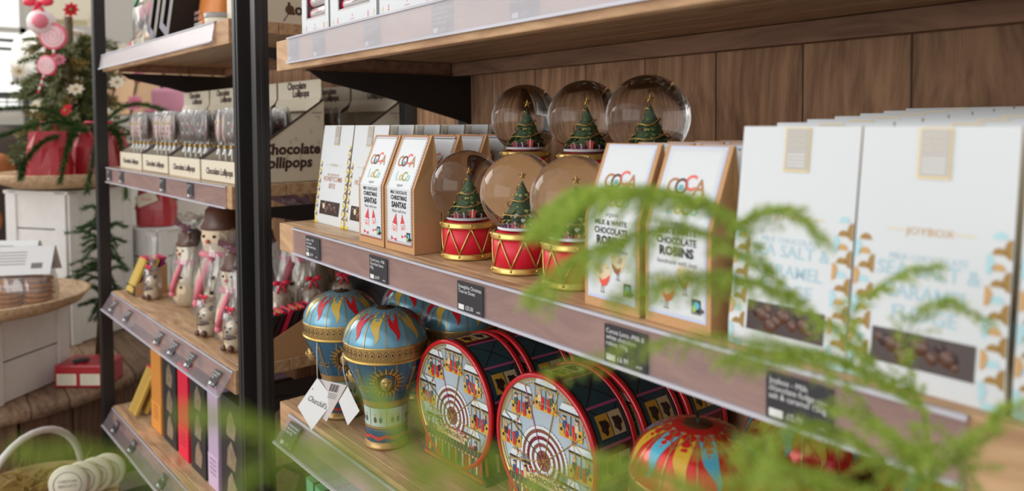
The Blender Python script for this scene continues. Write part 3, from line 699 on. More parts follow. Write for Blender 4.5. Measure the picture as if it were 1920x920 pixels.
# the back three stand on a low white carton riser
bx = MB(); bx.box(-0.771, 0.7325, 0.0485, 0.346, 0.133, 0.097, kraft)
rs = bx.build('display_riser', None, (0, 0, ZM), bevel=.002); tag(rs, 'low brown riser box carrying the upper row of snow globes', 'riser')
dup(g1, (-0.905, 0.722, ZM + .0975), .90, 'upper snow globe on red drum, left of the upper row', GG)
dup(g1, (-0.772, 0.722, ZM + .0975), .82, 'upper snow globe on red drum, middle of the upper row', GG)
dup(g1, (-0.640, 0.705, ZM + .0975), .73, 'upper snow globe on red drum, right and largest-looking of the upper row', GG)
dup(g1, (-0.905, 0.866, ZM), .8, 'snow globe in the rear row mostly hidden behind the upper left globe', GG)
dup(g1, (-0.775, 0.866, ZM), .8, 'snow globe in the rear row mostly hidden behind the upper middle globe', GG)
# ================================================================== bottom shelf tins
ZB = 0.8005
tin = dict(rough=0.25, coat=0.35)
def prof_r(prof, z):
    for (r0_, z0_), (r1_, z1_) in zip(prof, prof[1:]):
        if z0_ <= z <= z1_ and z1_ > z0_: return r0_ + (r1_ - r0_) * (z - z0_) / (z1_ - z0_)
    return prof[-1][0]
def balloon(kind):
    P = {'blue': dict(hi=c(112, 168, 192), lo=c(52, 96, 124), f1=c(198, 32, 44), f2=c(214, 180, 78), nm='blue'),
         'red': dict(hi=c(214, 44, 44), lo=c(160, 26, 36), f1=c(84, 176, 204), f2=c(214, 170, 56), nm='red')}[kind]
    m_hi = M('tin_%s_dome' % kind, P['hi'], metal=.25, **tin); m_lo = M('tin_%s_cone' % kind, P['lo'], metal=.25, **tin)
    m1 = M('tin_%s_flame' % kind, P['f1'], **tin); m2 = M('tin_%s_flame_two' % kind, P['f2'], **tin)
    g_line = M('tin_gold_line', c(196, 164, 100), .3, metal=.6); g_dark = M('tin_old_gold', c(148, 116, 66), .32, metal=.55, noise=.25, nscale=260)
    g_mid = M('tin_band_gold', c(182, 150, 96), .32, metal=.45, noise=.12, nscale=200); brown = M('tin_brown', c(74, 46, 30), .35); pale = M('tin_pale', c(186, 206, 196), .3)
    t = thing('hot_air_balloon_tin', '', 'tin')
    H = .235
    dome = [(.0700, .160), (.0712, .164), (.0712, .182)]
    for k in range(1, 27):
        a = k / 26 * PI / 2; dome.append((.0712 * math.cos(a) ** .82 if a < PI / 2 - 1e-6 else .0003, .182 + .053 * math.sin(a)))
    cone = [(.0385, .072), (.0395, .078), (.0480, .100), (.0590, .125), (.0665, .145), (.0690, .155)]
    bask = [(.0355, .004), (.0355, .012), (.0365, .04), (.0385, .072)]
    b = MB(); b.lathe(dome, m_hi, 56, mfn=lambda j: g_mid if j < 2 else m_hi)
    def lm(prof, eps): return lambda u, v: (lambda r: Vector((r * math.cos(u), r * math.sin(u), v)))(prof_r(prof, v) + eps)
    L1, L2 = lm(dome, .0007), lm(dome, .0011)
    n = 12
    for i in range(n):
        a = 2 * PI * i / n
        zs = [.1825 + .0505 * k / 14 for k in range(15)]
        for k in range(14):    # gold seam
            z0_, z1_ = zs[k], zs[k + 1]; w0, w1 = .0007 / max(.004, prof_r(dome, z0_)), .0007 / max(.004, prof_r(dome, z1_))
            b.poly([(a - w0, z0_), (a + w0, z0_), (a + w1, z1_), (a - w1, z1_)], L2, g_line)
        fm = m1 if i % 2 == 0 else m2; a2 = a + PI / n; zlo = .1935 if i % 2 == 0 else .190
        K = 12
        for k in range(K):     # wavy flame hanging from the crown
            def at(q_):
                z_ = zlo + (.2325 - zlo) * q_; wd = (.0076 * min(1, q_ * 1.6) + .0004) / max(.012, prof_r(dome, z_)); return z_, min(wd, PI / n * .98), .0045 * math.sin(q_ * 7) * (1 - q_) / max(.02, prof_r(dome, z_))
            (z0_, w0, s0), (z1_, w1, s1_) = at(k / K), at((k + 1) / K)
            b.poly([(a2 - w0 + s0, z0_), (a2 + w0 + s0, z0_), (a2 + w1 + s1_, z1_), (a2 - w1 + s1_, z1_)], L1, fm)
        for sg in (-1, 1):     # crown netting
            for k in range(4):
                q0, q1 = k / 4, (k + 1) / 4
                za, zb_ = .222 + .0105 * q0, .222 + .0105 * q1
                aa, ab = a + sg * PI / n * q0, a + sg * PI / n * q1; w0, w1 = .0006 / prof_r(dome, za), .0006 / prof_r(dome, zb_)
                b.poly([(aa - w0, za), (aa + w0, za), (ab + w1, zb_), (ab - w1, zb_)], L2, g_line)
    m = 40; Lb, Lb2 = lm(dome, .0004), lm(dome, .0008)
    for i in range(m):
        a = 2 * PI * i / m
        b.disc(a, .1715, .0046 / .0712, Lb, g_dark, 12, ry=.0065); b.disc(a, .1715, .0034 / .0712, lambda u, v: Lb2(u, v), g_mid, 10, ry=.005); b.disc(a, .1712, .0016 / .0712, lm(dome, .0011), brown, 8, ry=.0026)
        for dz, m_ in ((.181, g_line), (.1625, g_line)): b.disc(a, dz, .0016 / .0712, Lb2, m_, 8, ry=.0016); b.disc(a + PI / m, dz, .0016 / .0712, Lb2, m_, 8, ry=.0016)
    b.lathe([(.0712, .1795), (.0722, .1805), (.0722, .1830), (.0706, .1842)], g_line, 56); b.lathe([(.0165, .2325), (.0150, .2352), (.0003, .2356)], brown, 24)
    lid = b.build('balloon_lid', t)
    b = MB(); rim = [(.069 + .0035 * math.cos(2 * PI * k / 10), .1575 + .0028 * math.sin(2 * PI * k / 10)) for k in range(11)]; b.lathe(rim, gold, 56); b.build('rim', t)
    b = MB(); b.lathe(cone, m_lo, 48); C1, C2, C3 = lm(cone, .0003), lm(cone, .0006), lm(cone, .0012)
    for i in range(12):
        a = 2 * PI * (i + .5) / 12
        for k in range(6):
            z0_, z1_ = .082 + .073 * k / 6, .082 + .073 * (k + 1) / 6; w0, w1 = .0007 / prof_r(cone, z0_), .0007 / prof_r(cone, z1_)
            b.poly([(a - w0, z0_), (a + w0, z0_), (a + w1, z1_), (a - w1, z1_)], C2, g_line)
    for i in range(48):
        a, a2 = 2 * PI * i / 48, 2 * PI * (i + 1) / 48
        b.poly([(a, .0735), (a2, .0735), (a2, .084), (a, .084)], C1, g_mid); b.disc(a, .0845, .03, C1, g_mid, 8, ry=.0018); b.disc(a, .079, .022, C2, g_dark, 8, ry=.0024)
    for q_ in range(4):
        th = q_ * PI / 2; zc = .1215; rc = .0560
        for k in range(40):    # sun-ray wreath
            a = 2 * PI * k / 40; r1_, r2_ = .0175, .0285 if k % 2 == 0 else .0250
            f = lambda r_, a_: (th + r_ * math.cos(a_) / rc, zc + r_ * math.sin(a_))
            b.poly([f(r1_, a - .085), f(r1_, a + .085), f(r2_, a + .02), f(r2_, a - .02)], C3, (gold, g_dark)[k % 2])
        b.disc(th, zc, .0235 / rc, C1, g_dark, 28, ry=.0235); b.disc(th, zc, .0175 / rc, C2, brown, 24, ry=.0175)
        e = Vector((math.cos(th), math.sin(th), 0)); ce = e * (prof_r(cone, zc) - .001) + Vector((0, 0, zc)); tt = Vector((-math.sin(th), math.cos(th), 0))
        b.ball(ce - e * .002, .0128, g_mid, 16, sx=.85, sy=.85, sz=1.1)
        for du, dz, r_ in ((-.0046, .0035, .0019), (.0046, .0035, .0019), (0, -.0062, .0022)): b.ball(ce + tt * du + e * .0082 + Vector((0, 0, dz)), r_, brown, 6, sz=.6)
        b.ball(ce + e * .0092 + Vector((0, 0, -.0005)), .0022, gold, 6, sz=1.8)
        th2 = th + PI / 4    # scrolls between medallions
        for sg in (-1, 1):
            pts = []
            for k in range(18):
                a = k * .42; r_ = .0012 + .00035 * k; pts.append(C3(th2 + sg * (.007 + r_ * math.cos(a)) / rc, zc - .012 + r_ * math.sin(a)))
            b.tube(pts, .0006, g_line, 4)
            b.tube([C3(th2 + sg * .002 / rc, .100 + .045 * k / 8 + 0 * sg) + Vector((0, 0, 0)) for k in range(9)], .0005, g_line, 4)
    b.build('cone', t)
    b = MB(); b.lathe(bask, m_lo, 40, mfn=lambda j: (m_lo, m_lo, pale)[j]); K1, K2 = lm(bask, .0003), lm(bask, .0006)
    for i in range(8):
        a = 2 * PI * i / 8
        for k in range(8):     # red swags
            u0_, u1_ = a + PI / 4 * k / 8, a + PI / 4 * (k + 1) / 8; d0, d1 = .0065 * math.sin(PI * k / 8), .0065 * math.sin(PI * (k + 1) / 8)
            b.poly([(u0_, .0265 - d0 - .0038), (u1_, .0265 - d1 - .0038), (u1_, .0265 - d1 * .55), (u0_, .0265 - d0 * .55)], K2, M('tin_swag', c(190, 70, 60), .35))
        b.disc(a, .0225, .04, K2, M('tin_swag', c(190, 70, 60), .35), 8, ry=.005)
        b.rect(a - .012, .041, a + .012, .071, K2, g_line)     # basket posts, passengers
        for s_, m_ in ((.26, brown), (.52, M('tin_coat', c(60, 70, 92), .4))):
            b.disc(a + s_, .052, .075, K2, m_, 8, ry=.0055); b.disc(a + s_, .0605, .05, K2, M('tin_skin', c(214, 170, 140), .4), 8, ry=.0024)
    for z_, hh in ((.0365, .0030), (.0395, .0010), (.0335, .0008), (.0125, .001)):
        for i in range(40): b.poly([(2 * PI * i / 40, z_), (2 * PI * (i + 1) / 40, z_), (2 * PI * (i + 1) / 40, z_ + hh), (2 * PI * i / 40, z_ + hh)], K2, g_mid)
    b.build('basket', t)
    b = MB(); b.lathe([(.0002, .0), (.0365, .0), (.0385, .0015), (.0388, .0045), (.0370, .007), (.0360, .0115), (.0350, .012)], g_mid, 40); b.build('base_rim', t)
    if kind == 'red' or kind == 'blue':
        b = MB(); b.box(0, 0, H + .0025, .0045, .0030, .005, blackcard); b.box(0, 0, H + .0058, .0085, .0035, .0028, blackcard) if kind == 'red' else None; b.build('finial', lid)
    return t
GBb = 'blue hot air balloon tins'; GRd = 'red hot air balloon tins'
bb = balloon('blue'); put(bb, (-1.155, 0.610, ZB), -.48, 'blue hot air balloon tin standing in front, beside the first fairground wheel tin', GBb)
dup(bb, (-1.324, 0.607, ZB), -.32, 'blue hot air balloon tin at the left end behind the white swing tag', GBb)
dup(bb, (-1.322, 0.770, ZB), -.9, 'blue hot air balloon tin in the rear row, left, mostly hidden', GBb)
dup(bb, (-1.160, 0.765, ZB), -.9, 'blue hot air balloon tin in the rear row, right, under the shelf edge', GBb)
rbn = balloon('red'); put(rbn, (-0.500, 0.628, ZB), -.9, 'red hot air balloon tin standing beside the fairground wheel tins', GRd)
dup(rbn, (-0.462, 0.775, ZB), -.6, 'red hot air balloon tin behind the first one, top hidden by the shelf edge', GRd)
dup(rbn, (-0.352, 0.604, ZB), -1.1, 'red hot air balloon tin cut off by the bottom of the photo', GRd)
dup(rbn, (-0.300, 0.765, ZB), -1.1, 'red hot air balloon tin farthest right, seen through the fern', GRd)

# swing tags hanging from the balloon tins
def swing_tag(name, pts, thick, label, marks, string):
    """a folded card: pts = corner points of its front leaf; marks draws on it"""
    t = thing(name, label, 'tag', pts[0], 0, 'white swing tags on balloon tins')
    o = Vector(pts[0]); A = [Vector(p) - o for p in pts]
    n = (A[1] - A[0]).cross(A[3] - A[0]).normalized()
    if n.y > 0: n = -n
    b = MB(); F_ = [a for a in A]; Bk = [a - n * thick for a in A]; b.add(F_ + Bk, [(0, 1, 2, 3), (7, 6, 5, 4), (0, 4, 5, 1), (1, 5, 6, 2), (2, 6, 7, 3), (3, 7, 4, 0)], M('tag_white', c(238, 240, 240), .5))
    ux = (A[1] - A[3]).normalized(); ux = ux if ux.x > 0 else -ux; uy = -(n.cross(ux)); uy = uy if uy.z > 0 else -uy
    ctr = (A[1] + A[3]) / 2
    mp = lambda u, v: ctr + ux * u + uy * v + n * .0004
    marks(b, mp); b.build('front_leaf', t)
    b = MB(); sp = [Vector(p) - o for p in string]; b.tube(sp, .0007, M('string_white', c(226, 226, 222), .7), 5); b.build('string', t)
    return t, A, n
def mk(b, mp):
    b.text('Churchill\'s', 0.001, -.002, .0150, mp, ink, shear=.35, sx=.62, rot=-.62)
    b.line((-.012, .0085), (.0125, -.0095), .0004, mp, grey_text)
    b.disc(0, .0265, .0011, mp, ink, 10)
tg, A_, n_ = swing_tag('swing_tag', [(-1.2807, .5384, .8939), (-1.2536, .5574, .8564), (-1.2861, .5280, .7990), (-1.3094, .5120, .8389)], .0006,
    'white diamond swing tag with handwritten script, hanging before the left blue balloon tin', mk,
    [(-1.2810, .5386, .8925), (-1.2850, .5400, .915), (-1.2900, .5420, .938), (-1.2935, .5440, .9545)])
b = MB(); L_ = [Vector(p) - Vector((-1.2807, .5384, .8939)) for p in [(-1.2835, .5430, .8900), (-1.2232, .5684, .8895), (-1.2649, .5476, .8165), (-1.3050, .5323, .8340)]]
nn_ = (L_[1] - L_[0]).cross(L_[3] - L_[0]).normalized() * .0006
tgm = M('tag_inner', c(206, 198, 196), .6); b.add(L_ + [v + nn_ for v in L_], [(0, 1, 2, 3), (7, 6, 5, 4), (0, 4, 5, 1), (1, 5, 6, 2), (2, 6, 7, 3), (3, 7, 4, 0)], tgm)
uu_ = (L_[1] - L_[0]); vv_ = (L_[3] - L_[0])
for sg in (-1, 1):
    f = lambda u, v, sg=sg: L_[0] + uu_ * u + vv_ * v + nn_.normalized() * (sg * .0011)
    for k in range(9): b.poly([(.48 + k * .035, .05), (.48 + k * .035 + (.012 if k % 3 else .022), .05), (.48 + k * .035 + (.012 if k % 3 else .022), .30), (.48 + k * .035, .30)], f, ink)
    for k in range(4): b.poly([(.50, .36 + k * .05), (.80, .36 + k * .05), (.80, .375 + k * .05), (.50, .375 + k * .05)], f, grey_text)
b.build('back_leaf', tg)
tg2, A_, n_ = swing_tag('swing_tag', [(-1.1874, .5537, .9008), (-1.1701, .5666, .8600), (-1.1882, .5530, .8325), (-1.2016, .5430, .8730)], .0006,
    'small white swing tag tucked between the two blue balloon tins', lambda b, mp: None,
    [(-1.1874, .5537, .9000), (-1.1950, .5500, .925), (-1.205, .5530, .9555)])

# ------------------------------------------------------------------ fairground wheel tins
wh_rim = M('wheel_rim_red', c(196, 18, 34), .22, coat=.5); wh_sky = M('wheel_sky', c(186, 206, 220), .3, metal=.1, coat=.3); wh_sky2 = M('wheel_sky_light', c(216, 228, 234), .3, coat=.3)
wh_teal = M('wheel_teal', c(42, 78, 90), .25, coat=.4); wh_maroon = M('wheel_maroon', c(112, 26, 46), .3, coat=.3); wh_brown = M('wheel_brown', c(128, 82, 66), .3)
wh_gold = M('wheel_gold', c(206, 174, 104), .28, metal=.6); wh_yel = M('wheel_yellow', c(212, 170, 66), .35); wh_red = M('wheel_red', c(204, 40, 48), .3); wh_pink = M('wheel_pink', c(180, 92, 140), .35)
wh_dark = M('wheel_dark', c(46, 34, 38), .3, coat=.3); wh_skin = M('tin_skin', c(214, 170, 140), .4); wh_cream = M('wheel_cream', c(214, 200, 158), .4); wh_blue = M('wheel_blue', c(60, 78, 120), .4); wh_green = M('wheel_green', c(58, 96, 70), .35)
def wheel_tin():
    t = thing('fairground_wheel_tin', '', 'tin')
    R, D, zc = .100, .084, .1045
    def ring_y(prof, n=64):    # lathe about the y axis: prof = (r, y)
        bb_ = MB(); bb_.lathe(prof, wh_dark, n); bb_.v = [(x, z, zc + y) if False else (x, z, y + zc) for x, y, z in bb_.v]; return bb_
    def yl(b, prof, m, n=64, mfn=None):
        q = MB(); q.lathe(prof, m, n, mfn=mfn); k0 = len(b.v); b.v += [(x, z, zc - y) for x, y, z in q.v]
        for f, mi_, sm in zip(q.f, q.m, q.sm): b.f.append(tuple(k0 + i for i in f)); b.m.append(b.mi(q.mats[mi_])); b.sm.append(sm)
    b = MB(); yl(b, [(.0002, -D / 2 + .004), (R - .006, -D / 2 + .004), (R - .005, -D / 2 + .002), (R - .003, -D / 2 + .001), (R - .001, -D / 2 + .004), (R - .001, D / 2 - .004), (R - .004, D / 2), (.0002, D / 2)], wh_dark, mfn=lambda j: (wh_sky, wh_gold, wh_rim, wh_rim, wh_dark, wh_rim, wh_dark)[j])
    cy = lambda eps: (lambda u, v: Vector(((R - .001 + eps) * math.sin(u), v, zc + (R - .001 + eps) * math.cos(u))))
    c1, c2, c3 = cy(.0003), cy(.0006), cy(.0009)
    for k in range(12):        # painted cabins round the side, read upright from above
        a = 2 * PI * k / 12; w_ = PI / 12
        q = lambda u, v: (a + u * w_, v * .030)
        b.rect(a - w_ * .92, -.030, a + w_ * .92, .030, c1, wh_teal if k % 3 else wh_maroon, 4, 1)
        for (p_, p2) in (((-.9, -.9), (.9, .9)), ((-.9, .9), (.9, -.9))):
            pa, pb = q(*p_), q(*p2); N = 6
            for i in range(N):
                f0_, f1_ = i / N, (i + 1) / N; x0_, y0_ = pa[0] + (pb[0] - pa[0]) * f0_, pa[1] + (pb[1] - pa[1]) * f0_; x1_, y1_ = pa[0] + (pb[0] - pa[0]) * f1_, pa[1] + (pb[1] - pa[1]) * f1_
                b.poly([(x0_, y0_ - .0012), (x1_, y1_ - .0012), (x1_, y1_ + .0012), (x0_, y0_ + .0012)], c2, wh_dark)
        if k % 3 != 1:
            b.rect(*q(-.55, -.78), *q(.62, -.02), c3, wh_yel, 3, 1); b.rect(*q(-.55, .04), *q(.62, .80), c3, wh_cream, 3, 1)
            c4 = cy(.0012)
            for vv in (-.40, .42):
                pts = [(a + w_ * (.05 + .38 * math.cos(th) * (1 + .3 * math.cos(3 * th))), .030 * (vv + .26 * math.sin(th) * (1 + .3 * math.sin(5 * th)))) for th in [2 * PI * i / 14 for i in range(14)]]
                b.poly(pts, c4, wh_dark)
        b.rect(a + w_ * .93, -.030, a + w_ * 1.07, .030, c2, wh_pink)
    for i in range(84):        # beading along both edges
        a = 2 * PI * i / 84
        for v in (-.0345, .0345): b.ball(tuple(cy(.0002)(a, v)), .0010, wh_gold, 4)
    b.build('wheel_body', t)
    for v, nm in ((-D / 2 + .0045, 'rim'), (D / 2 - .0045, 'rim')):
        b = MB(); yl(b, [(R - .005, v - .0042), (R - .002, v - .0054), (R + .0012, v - .0042), (R + .0020, v - .001), (R + .0014, v + .0025), (R - .0008, v + .004), (R - .004, v + .0042)], wh_rim); b.build(nm, t)
    b = MB(); yf = -D / 2 + .0038
    F = lambda eps: plane((0, yf, zc), (1, 0, 0), (0, 0, 1), eps)
    f1, f2, f3, f4, f5 = F(.0002), F(.0005), F(.0008), F(.0011), F(.0014)
    b.ring(0, 0, R * .905, R * .93, f1, wh_gold, 64); b.ring(0, 0, R * .86, R * .875, f1, wh_gold, 64)
    for i in range(90): a = 2 * PI * i / 90; b.disc(R * .89 * math.cos(a), R * .89 * math.sin(a), .0010, f3, wh_cream, 6)
    hx, hy = -.002, -.020
    cols = [wh_sky2, wh_brown, wh_sky2, wh_maroon, wh_sky2, wh_brown, wh_sky2, wh_brown]
    rad = [.0480, .0435, .0385, .0340, .0290, .0245, .0195, .0145, .0085]
    for k in range(8): b.ring(hx, hy, rad[k + 1], rad[k], f2, cols[k], 48)
    for r_ in (.0340, .0195, .0480):
        n = int(r_ * 1300)
        for i in range(n): a = 2 * PI * i / n; b.disc(hx + r_ * math.cos(a), hy + r_ * math.sin(a), .0009, f4, (wh_gold, wh_red)[i % 2], 5)
    b.disc(hx, hy, .0085, f2, wh_maroon, 16)
    for i in range(10): a = 2 * PI * i / 10; b.line((hx, hy), (hx + .0085 * math.cos(a), hy + .0085 * math.sin(a)), .0008, f3, wh_gold)
    rnd = random.Random(5)
    for k in range(8):         # gilded spokes out to the cabins, raised wire
        a = PI / 8 + PI / 4 * k; p0_ = (hx + .006 * math.cos(a), hy + .006 * math.sin(a)); p1_ = (R * .87 * math.cos(a + .08), R * .87 * math.sin(a + .08))
        col = (wh_gold, wh_gold, wh_pink, wh_green, wh_gold, wh_gold, wh_pink, wh_gold)[k]
        b.tube([f4(p0_[0] + (p1_[0] - p0_[0]) * q / 6, p0_[1] + (p1_[1] - p0_[1]) * q / 6) for q in range(7)], .0008, col, 4)
        a2 = a + PI / 4; r_ = R * .60
        for aa, ab, ra, rb_ in ((a, a2, R * .60, R * .60), (a, a + PI / 8, R * .60, R * .84), (a + PI / 8, a2, R * .84, R * .60)):
            b.tube([f3((ra + (rb_ - ra) * q / 5) * math.cos(aa + (ab - aa) * q / 5), (ra + (rb_ - ra) * q / 5) * math.sin(aa + (ab - aa) * q / 5)) for q in range(6)], .0007, wh_gold, 4)
        b.disc(r_ * math.cos(a), r_ * math.sin(a), .0018, f5, wh_red, 8)
    for k in range(8):         # cabins hanging upright
        a = PI / 4 * k + PI / 8 + PI / 8 * .9; gx, gy = R * .70 * math.cos(a), R * .70 * math.sin(a) - .002
        if gy < -.058: continue
        w_ = .0165; B0, K_ = (f2, f3, f4, f5), 1.42
        f2, f3, f4, f5 = [(lambda u, v, f_=f_: f_(gx + (u - gx) * K_, gy + (v - gy) * K_)) for f_ in B0]
        b.poly([(gx - w_ * .95, gy + .0115), (gx + w_ * .95, gy + .0115), (gx + w_ * .7, gy + .0195), (gx - w_ * .7, gy + .0195)], f2, wh_sky2)
        b.poly([(gx - w_ * .95, gy + .0108), (gx + w_ * .95, gy + .0108), (gx + w_ * .95, gy + .0126), (gx - w_ * .95, gy + .0126)], f4, wh_dark)
        b.line((gx - w_ * .7, gy + .0195), (gx + w_ * .7, gy + .0195), .0010, f4, wh_gold); b.line((gx - w_, gy + .0100), (gx + w_, gy + .0100), .0009, f4, wh_gold)
        for x_ in (-.92, 0.0, .92): b.line((gx + w_ * x_, gy - .011), (gx + w_ * x_, gy + .0108), .0009, f3, (wh_gold, wh_dark, wh_gold)[int(x_ > -.5) + int(x_ > .5)])
        b.poly([(gx - w_ * .9, gy - .013), (gx + w_ * .9, gy - .013), (gx + w_ * .9, gy - .0095), (gx - w_ * .9, gy - .0095)], f3, wh_yel)
        for sg in (-1, 1):
            b.poly([(gx + sg * w_ * .30 - .0022, gy - .012), (gx + sg * w_ * .30 + .0022, gy - .012), (gx + sg * w_ * .24 + .0018, gy + .001), (gx + sg * w_ * .24 - .0022, gy + .001)], f4, wh_red)
            b.rect(gx + sg * w_ * .74 - .0033, gy - .0115, gx + sg * w_ * .74 + .0033, gy - .001, f4, wh_yel); b.disc(gx + sg * w_ * .74, gy - .006, .0018, f5, wh_dark, 7)
            b.rect(gx + sg * w_ * .50 - .0024, gy - .004, gx + sg * w_ * .50 + .0024, gy + .003, f5, (wh_blue, wh_cream, wh_green, wh_dark)[(k + (sg > 0)) % 4])
            b.disc(gx + sg * w_ * .50, gy + .0050, .0020, f5, wh_skin, 8); b.rect(gx + sg * w_ * .50 - .0022, gy + .0064, gx + sg * w_ * .50 + .0022, gy + .0078, f5, (wh_dark, wh_yel)[k % 2])
        f2, f3, f4, f5 = B0
    # arched name board
    nb = 12
    for k in range(nb):
        u0_, u1_ = -.043 + .086 * k / nb, -.043 + .086 * (k + 1) / nb; ar = lambda u: -.0045 * (abs(u) / .043) ** 2
        b.poly([(u0_, -.068 + ar(u0_)), (u1_, -.068 + ar(u1_)), (u1_, -.041 + ar(u1_) * 1.8), (u0_, -.041 + ar(u0_) * 1.8)], f4, wh_cream)
    b.text('CHURCHILL\'S', 0, -.0515, .0098, f5, wh_brown, bold=.03, maxw=.070); b.text('BIG WHEEL', 0, -.0650, .0112, f5, wh_brown, bold=.04, maxw=.066)
    for i in range(16): b.disc(-.030 + i * .004, -.039 + .0015 * math.cos(i * 1.6), .0020, f5, (wh_red, wh_gold, wh_pink)[i % 3], 6)
    b.build('wheel_face', t)
    b = MB(); pr = [(-.086, 0), (.086, 0), (.086, .007), (.080, .010), (.074, .048), (-.074, .048), (-.080, .010), (-.086, .007)]; n = 8; y0_, y1_ = -D / 2 + .002, D / 2 - .002
    mp0 = M('plinth_green', c(88, 98, 84), .35, metal=.2, noise=.3, nscale=160)
    b.add([(x, y0_, z) for x, z in pr] + [(x, y1_, z) for x, z in pr], [tuple(range(n)), tuple(range(n, 2 * n))[::-1]] + [(i, n + i, n + (i + 1) % n, (i + 1) % n) for i in range(n)], mp0)
    fp = plane((0, y0_ - .0002, 0), (1, 0, 0), (0, 0, 1), .0003); fp2 = plane((0, y0_ - .0006, 0), (1, 0, 0), (0, 0, 1), .0003)
    for i in range(17):
        x = -.072 + .009 * i; b.rect(x - .0022, .012, x + .0022, .034, fp, (wh_red, wh_yel, wh_blue, wh_cream)[i % 4]); b.disc(x, .037, .0024, fp2, wh_skin, 8); b.line((x + .0045, .011), (x + .0045, .048), .0012, fp2, wh_gold)
    b.rect(-.080, .0015, .080, .0085, fp, wh_red); b.rect(-.078, .0035, .078, .006, fp2, wh_gold)
    for sg in (-1, 1):
        sp = lambda u, v, sg=sg: Vector((sg * (.0805 - .0060 * max(0, (v - .010) / .038) + .0006), u, v))
        for i in range(7): y = -.033 + .011 * i; b.rect(y - .003, .013, y + .003, .040, sp, (wh_yel, wh_dark, wh_cream, wh_red)[i % 4])
    b.build('plinth', t)
    return t
WG = 'red rimmed fairground wheel tins'
wt = wheel_tin(); put(wt, (-1.000, 0.684, ZB), .05, 'round red-rimmed fairground wheel tin in front, beside the blue balloon tin', WG)
dup(wt, (-0.785, 0.694, ZB), .05, 'round red-rimmed fairground wheel tin in front, the right one, beside the red balloon tin', WG)
for j, y in ((1, .089), (2, .178)):
    dup(wt, (-0.996, 0.686 + y, ZB), .03, 'fairground wheel tin %s behind the left front one' % ('right' if j == 1 else 'second'), WG)
for j, y in ((1, .089), (2, .178)):
    dup(wt, (-0.782 + .004 * j, 0.695 + y, ZB), .03, 'fairground wheel tin %s behind the right front one' % ('directly' if j == 1 else 'second'), WG)

# ------------------------------------------------------------------ marzipan boxes on the top shelf
ZT = 1.5125
def window_box(W, H, D, name='chocolate_bar_box'):
    t = thing(name, '', 'box'); b = MB()
    pkm = M('print_pink', c(238, 160, 166), .6); x0_, x1_, z0_, z1_ = -W * .31, W * .36, .034, H - .02; T_ = .0012
    for (a, b_, c_, d_) in ((-W / 2, 0, x0_, H), (x1_, 0, W / 2, H), (x0_, 0, x1_, z0_), (x0_, z1_, x1_, H)): b.box((a + c_) / 2, -D / 2 + T_ / 2, (b_ + d_) / 2, c_ - a, T_, d_ - b_, paper)
    b.box(0, D / 2 - T_ / 2, H / 2, W, T_, H, paper); b.box(0, 0, T_ / 2, W - .0001, D - .0002, T_, paper); b.box(0, 0, H - T_ / 2, W - .0001, D - .0002, T_, paper)
    for s_ in (-1, 1): b.box(s_ * (W / 2 - T_ / 2), 0, H / 2, T_, D - .0002, H - .0002, paper)
    mp = plane((0, -D / 2, 0), (1, 0, 0), (0, 0, 1), .0003)
    for (a, b_, c_, d_) in ((x0_ - .0022, z0_ - .0022, x0_ - .001, z1_ + .002), (x1_ + .001, z0_ - .0022, x1_ + .0022, z1_ + .002), (x0_, z0_ - .0022, x1_, z0_ - .001)): b.rect(a, b_, c_, d_, mp, M('print_line', c(196, 170, 160), .5))
    for x in (-W * .33, W * .33):
        b.poly([(x - .0022, .011), (x + .0022, .011), (x + .0012, .021), (x - .0012, .021)], mp, pkm)
    b.text('X', 0, .017, .007, mp, pkm); b.text('MARZIPAN', 0, .012, .0032, mp, pkm)
    b.rect(-W * .46, .012, -W * .43, .019, mp, cream)
    b.rect(W * .42, .012, W * .46, .020, mp, cream)
    b.build('carton', t)
    for k in range(5):
        b = MB(); z = z0_ + .010 + k * .0225; fo, rd_ = M('foil_white', c(214, 206, 206), .3, metal=.2, bump=.3, bscale=120), M('foil_pink', c(226, 40, 84), .35)
        q = MB(); q.lathe([(.0002, -W * .36), (.0095, -W * .34), (.0098, -W * .27), (.0098, W * .30), (.0095, W * .34), (.0002, W * .36)], fo, 12, mfn=lambda j: rd_ if j < 2 else fo)
        b.v = [(zz, y * .9 - D / 2 + .014, x * 1.05 + z + .02 * zz) for x, y, zz in q.v]; b.f = q.f; b.m = q.m; b.sm = q.sm; b.mats = q.mats
        mpl = plane((0, -D / 2 + .0046, z), (1, 0, .02), (0, 0, 1), 0); b.text('MARZIPAN LOAF', .004, -.002, .0040, mpl, ink); b.rect(-W * .18, .0028, W * .05, .0044, mpl, rd_)
        b.build('wrapped_bar', t)
    return t
wb1 = window_box(.120, .150, .05); GM = 'white window cartons on the top shelf'
put(wb1, (-1.313, 0.583, ZT), 0, 'white window carton of wrapped bars at the left end of the top shelf', GM)
wb2 = window_box(.172, .150, .05); put(wb2, (-1.159, 0.583, ZT), 0, 'wide white window carton of wrapped bars, second on the top shelf', GM)
dup(wb2, (-0.977, 0.583, ZT), 0, 'wide white window carton, third on the top shelf, cut by the photo top edge', GM)
dup(wb2, (-0.793, 0.583, ZT), 0, 'wide white window carton, rightmost on the top shelf, only its foot in the photo', GM)

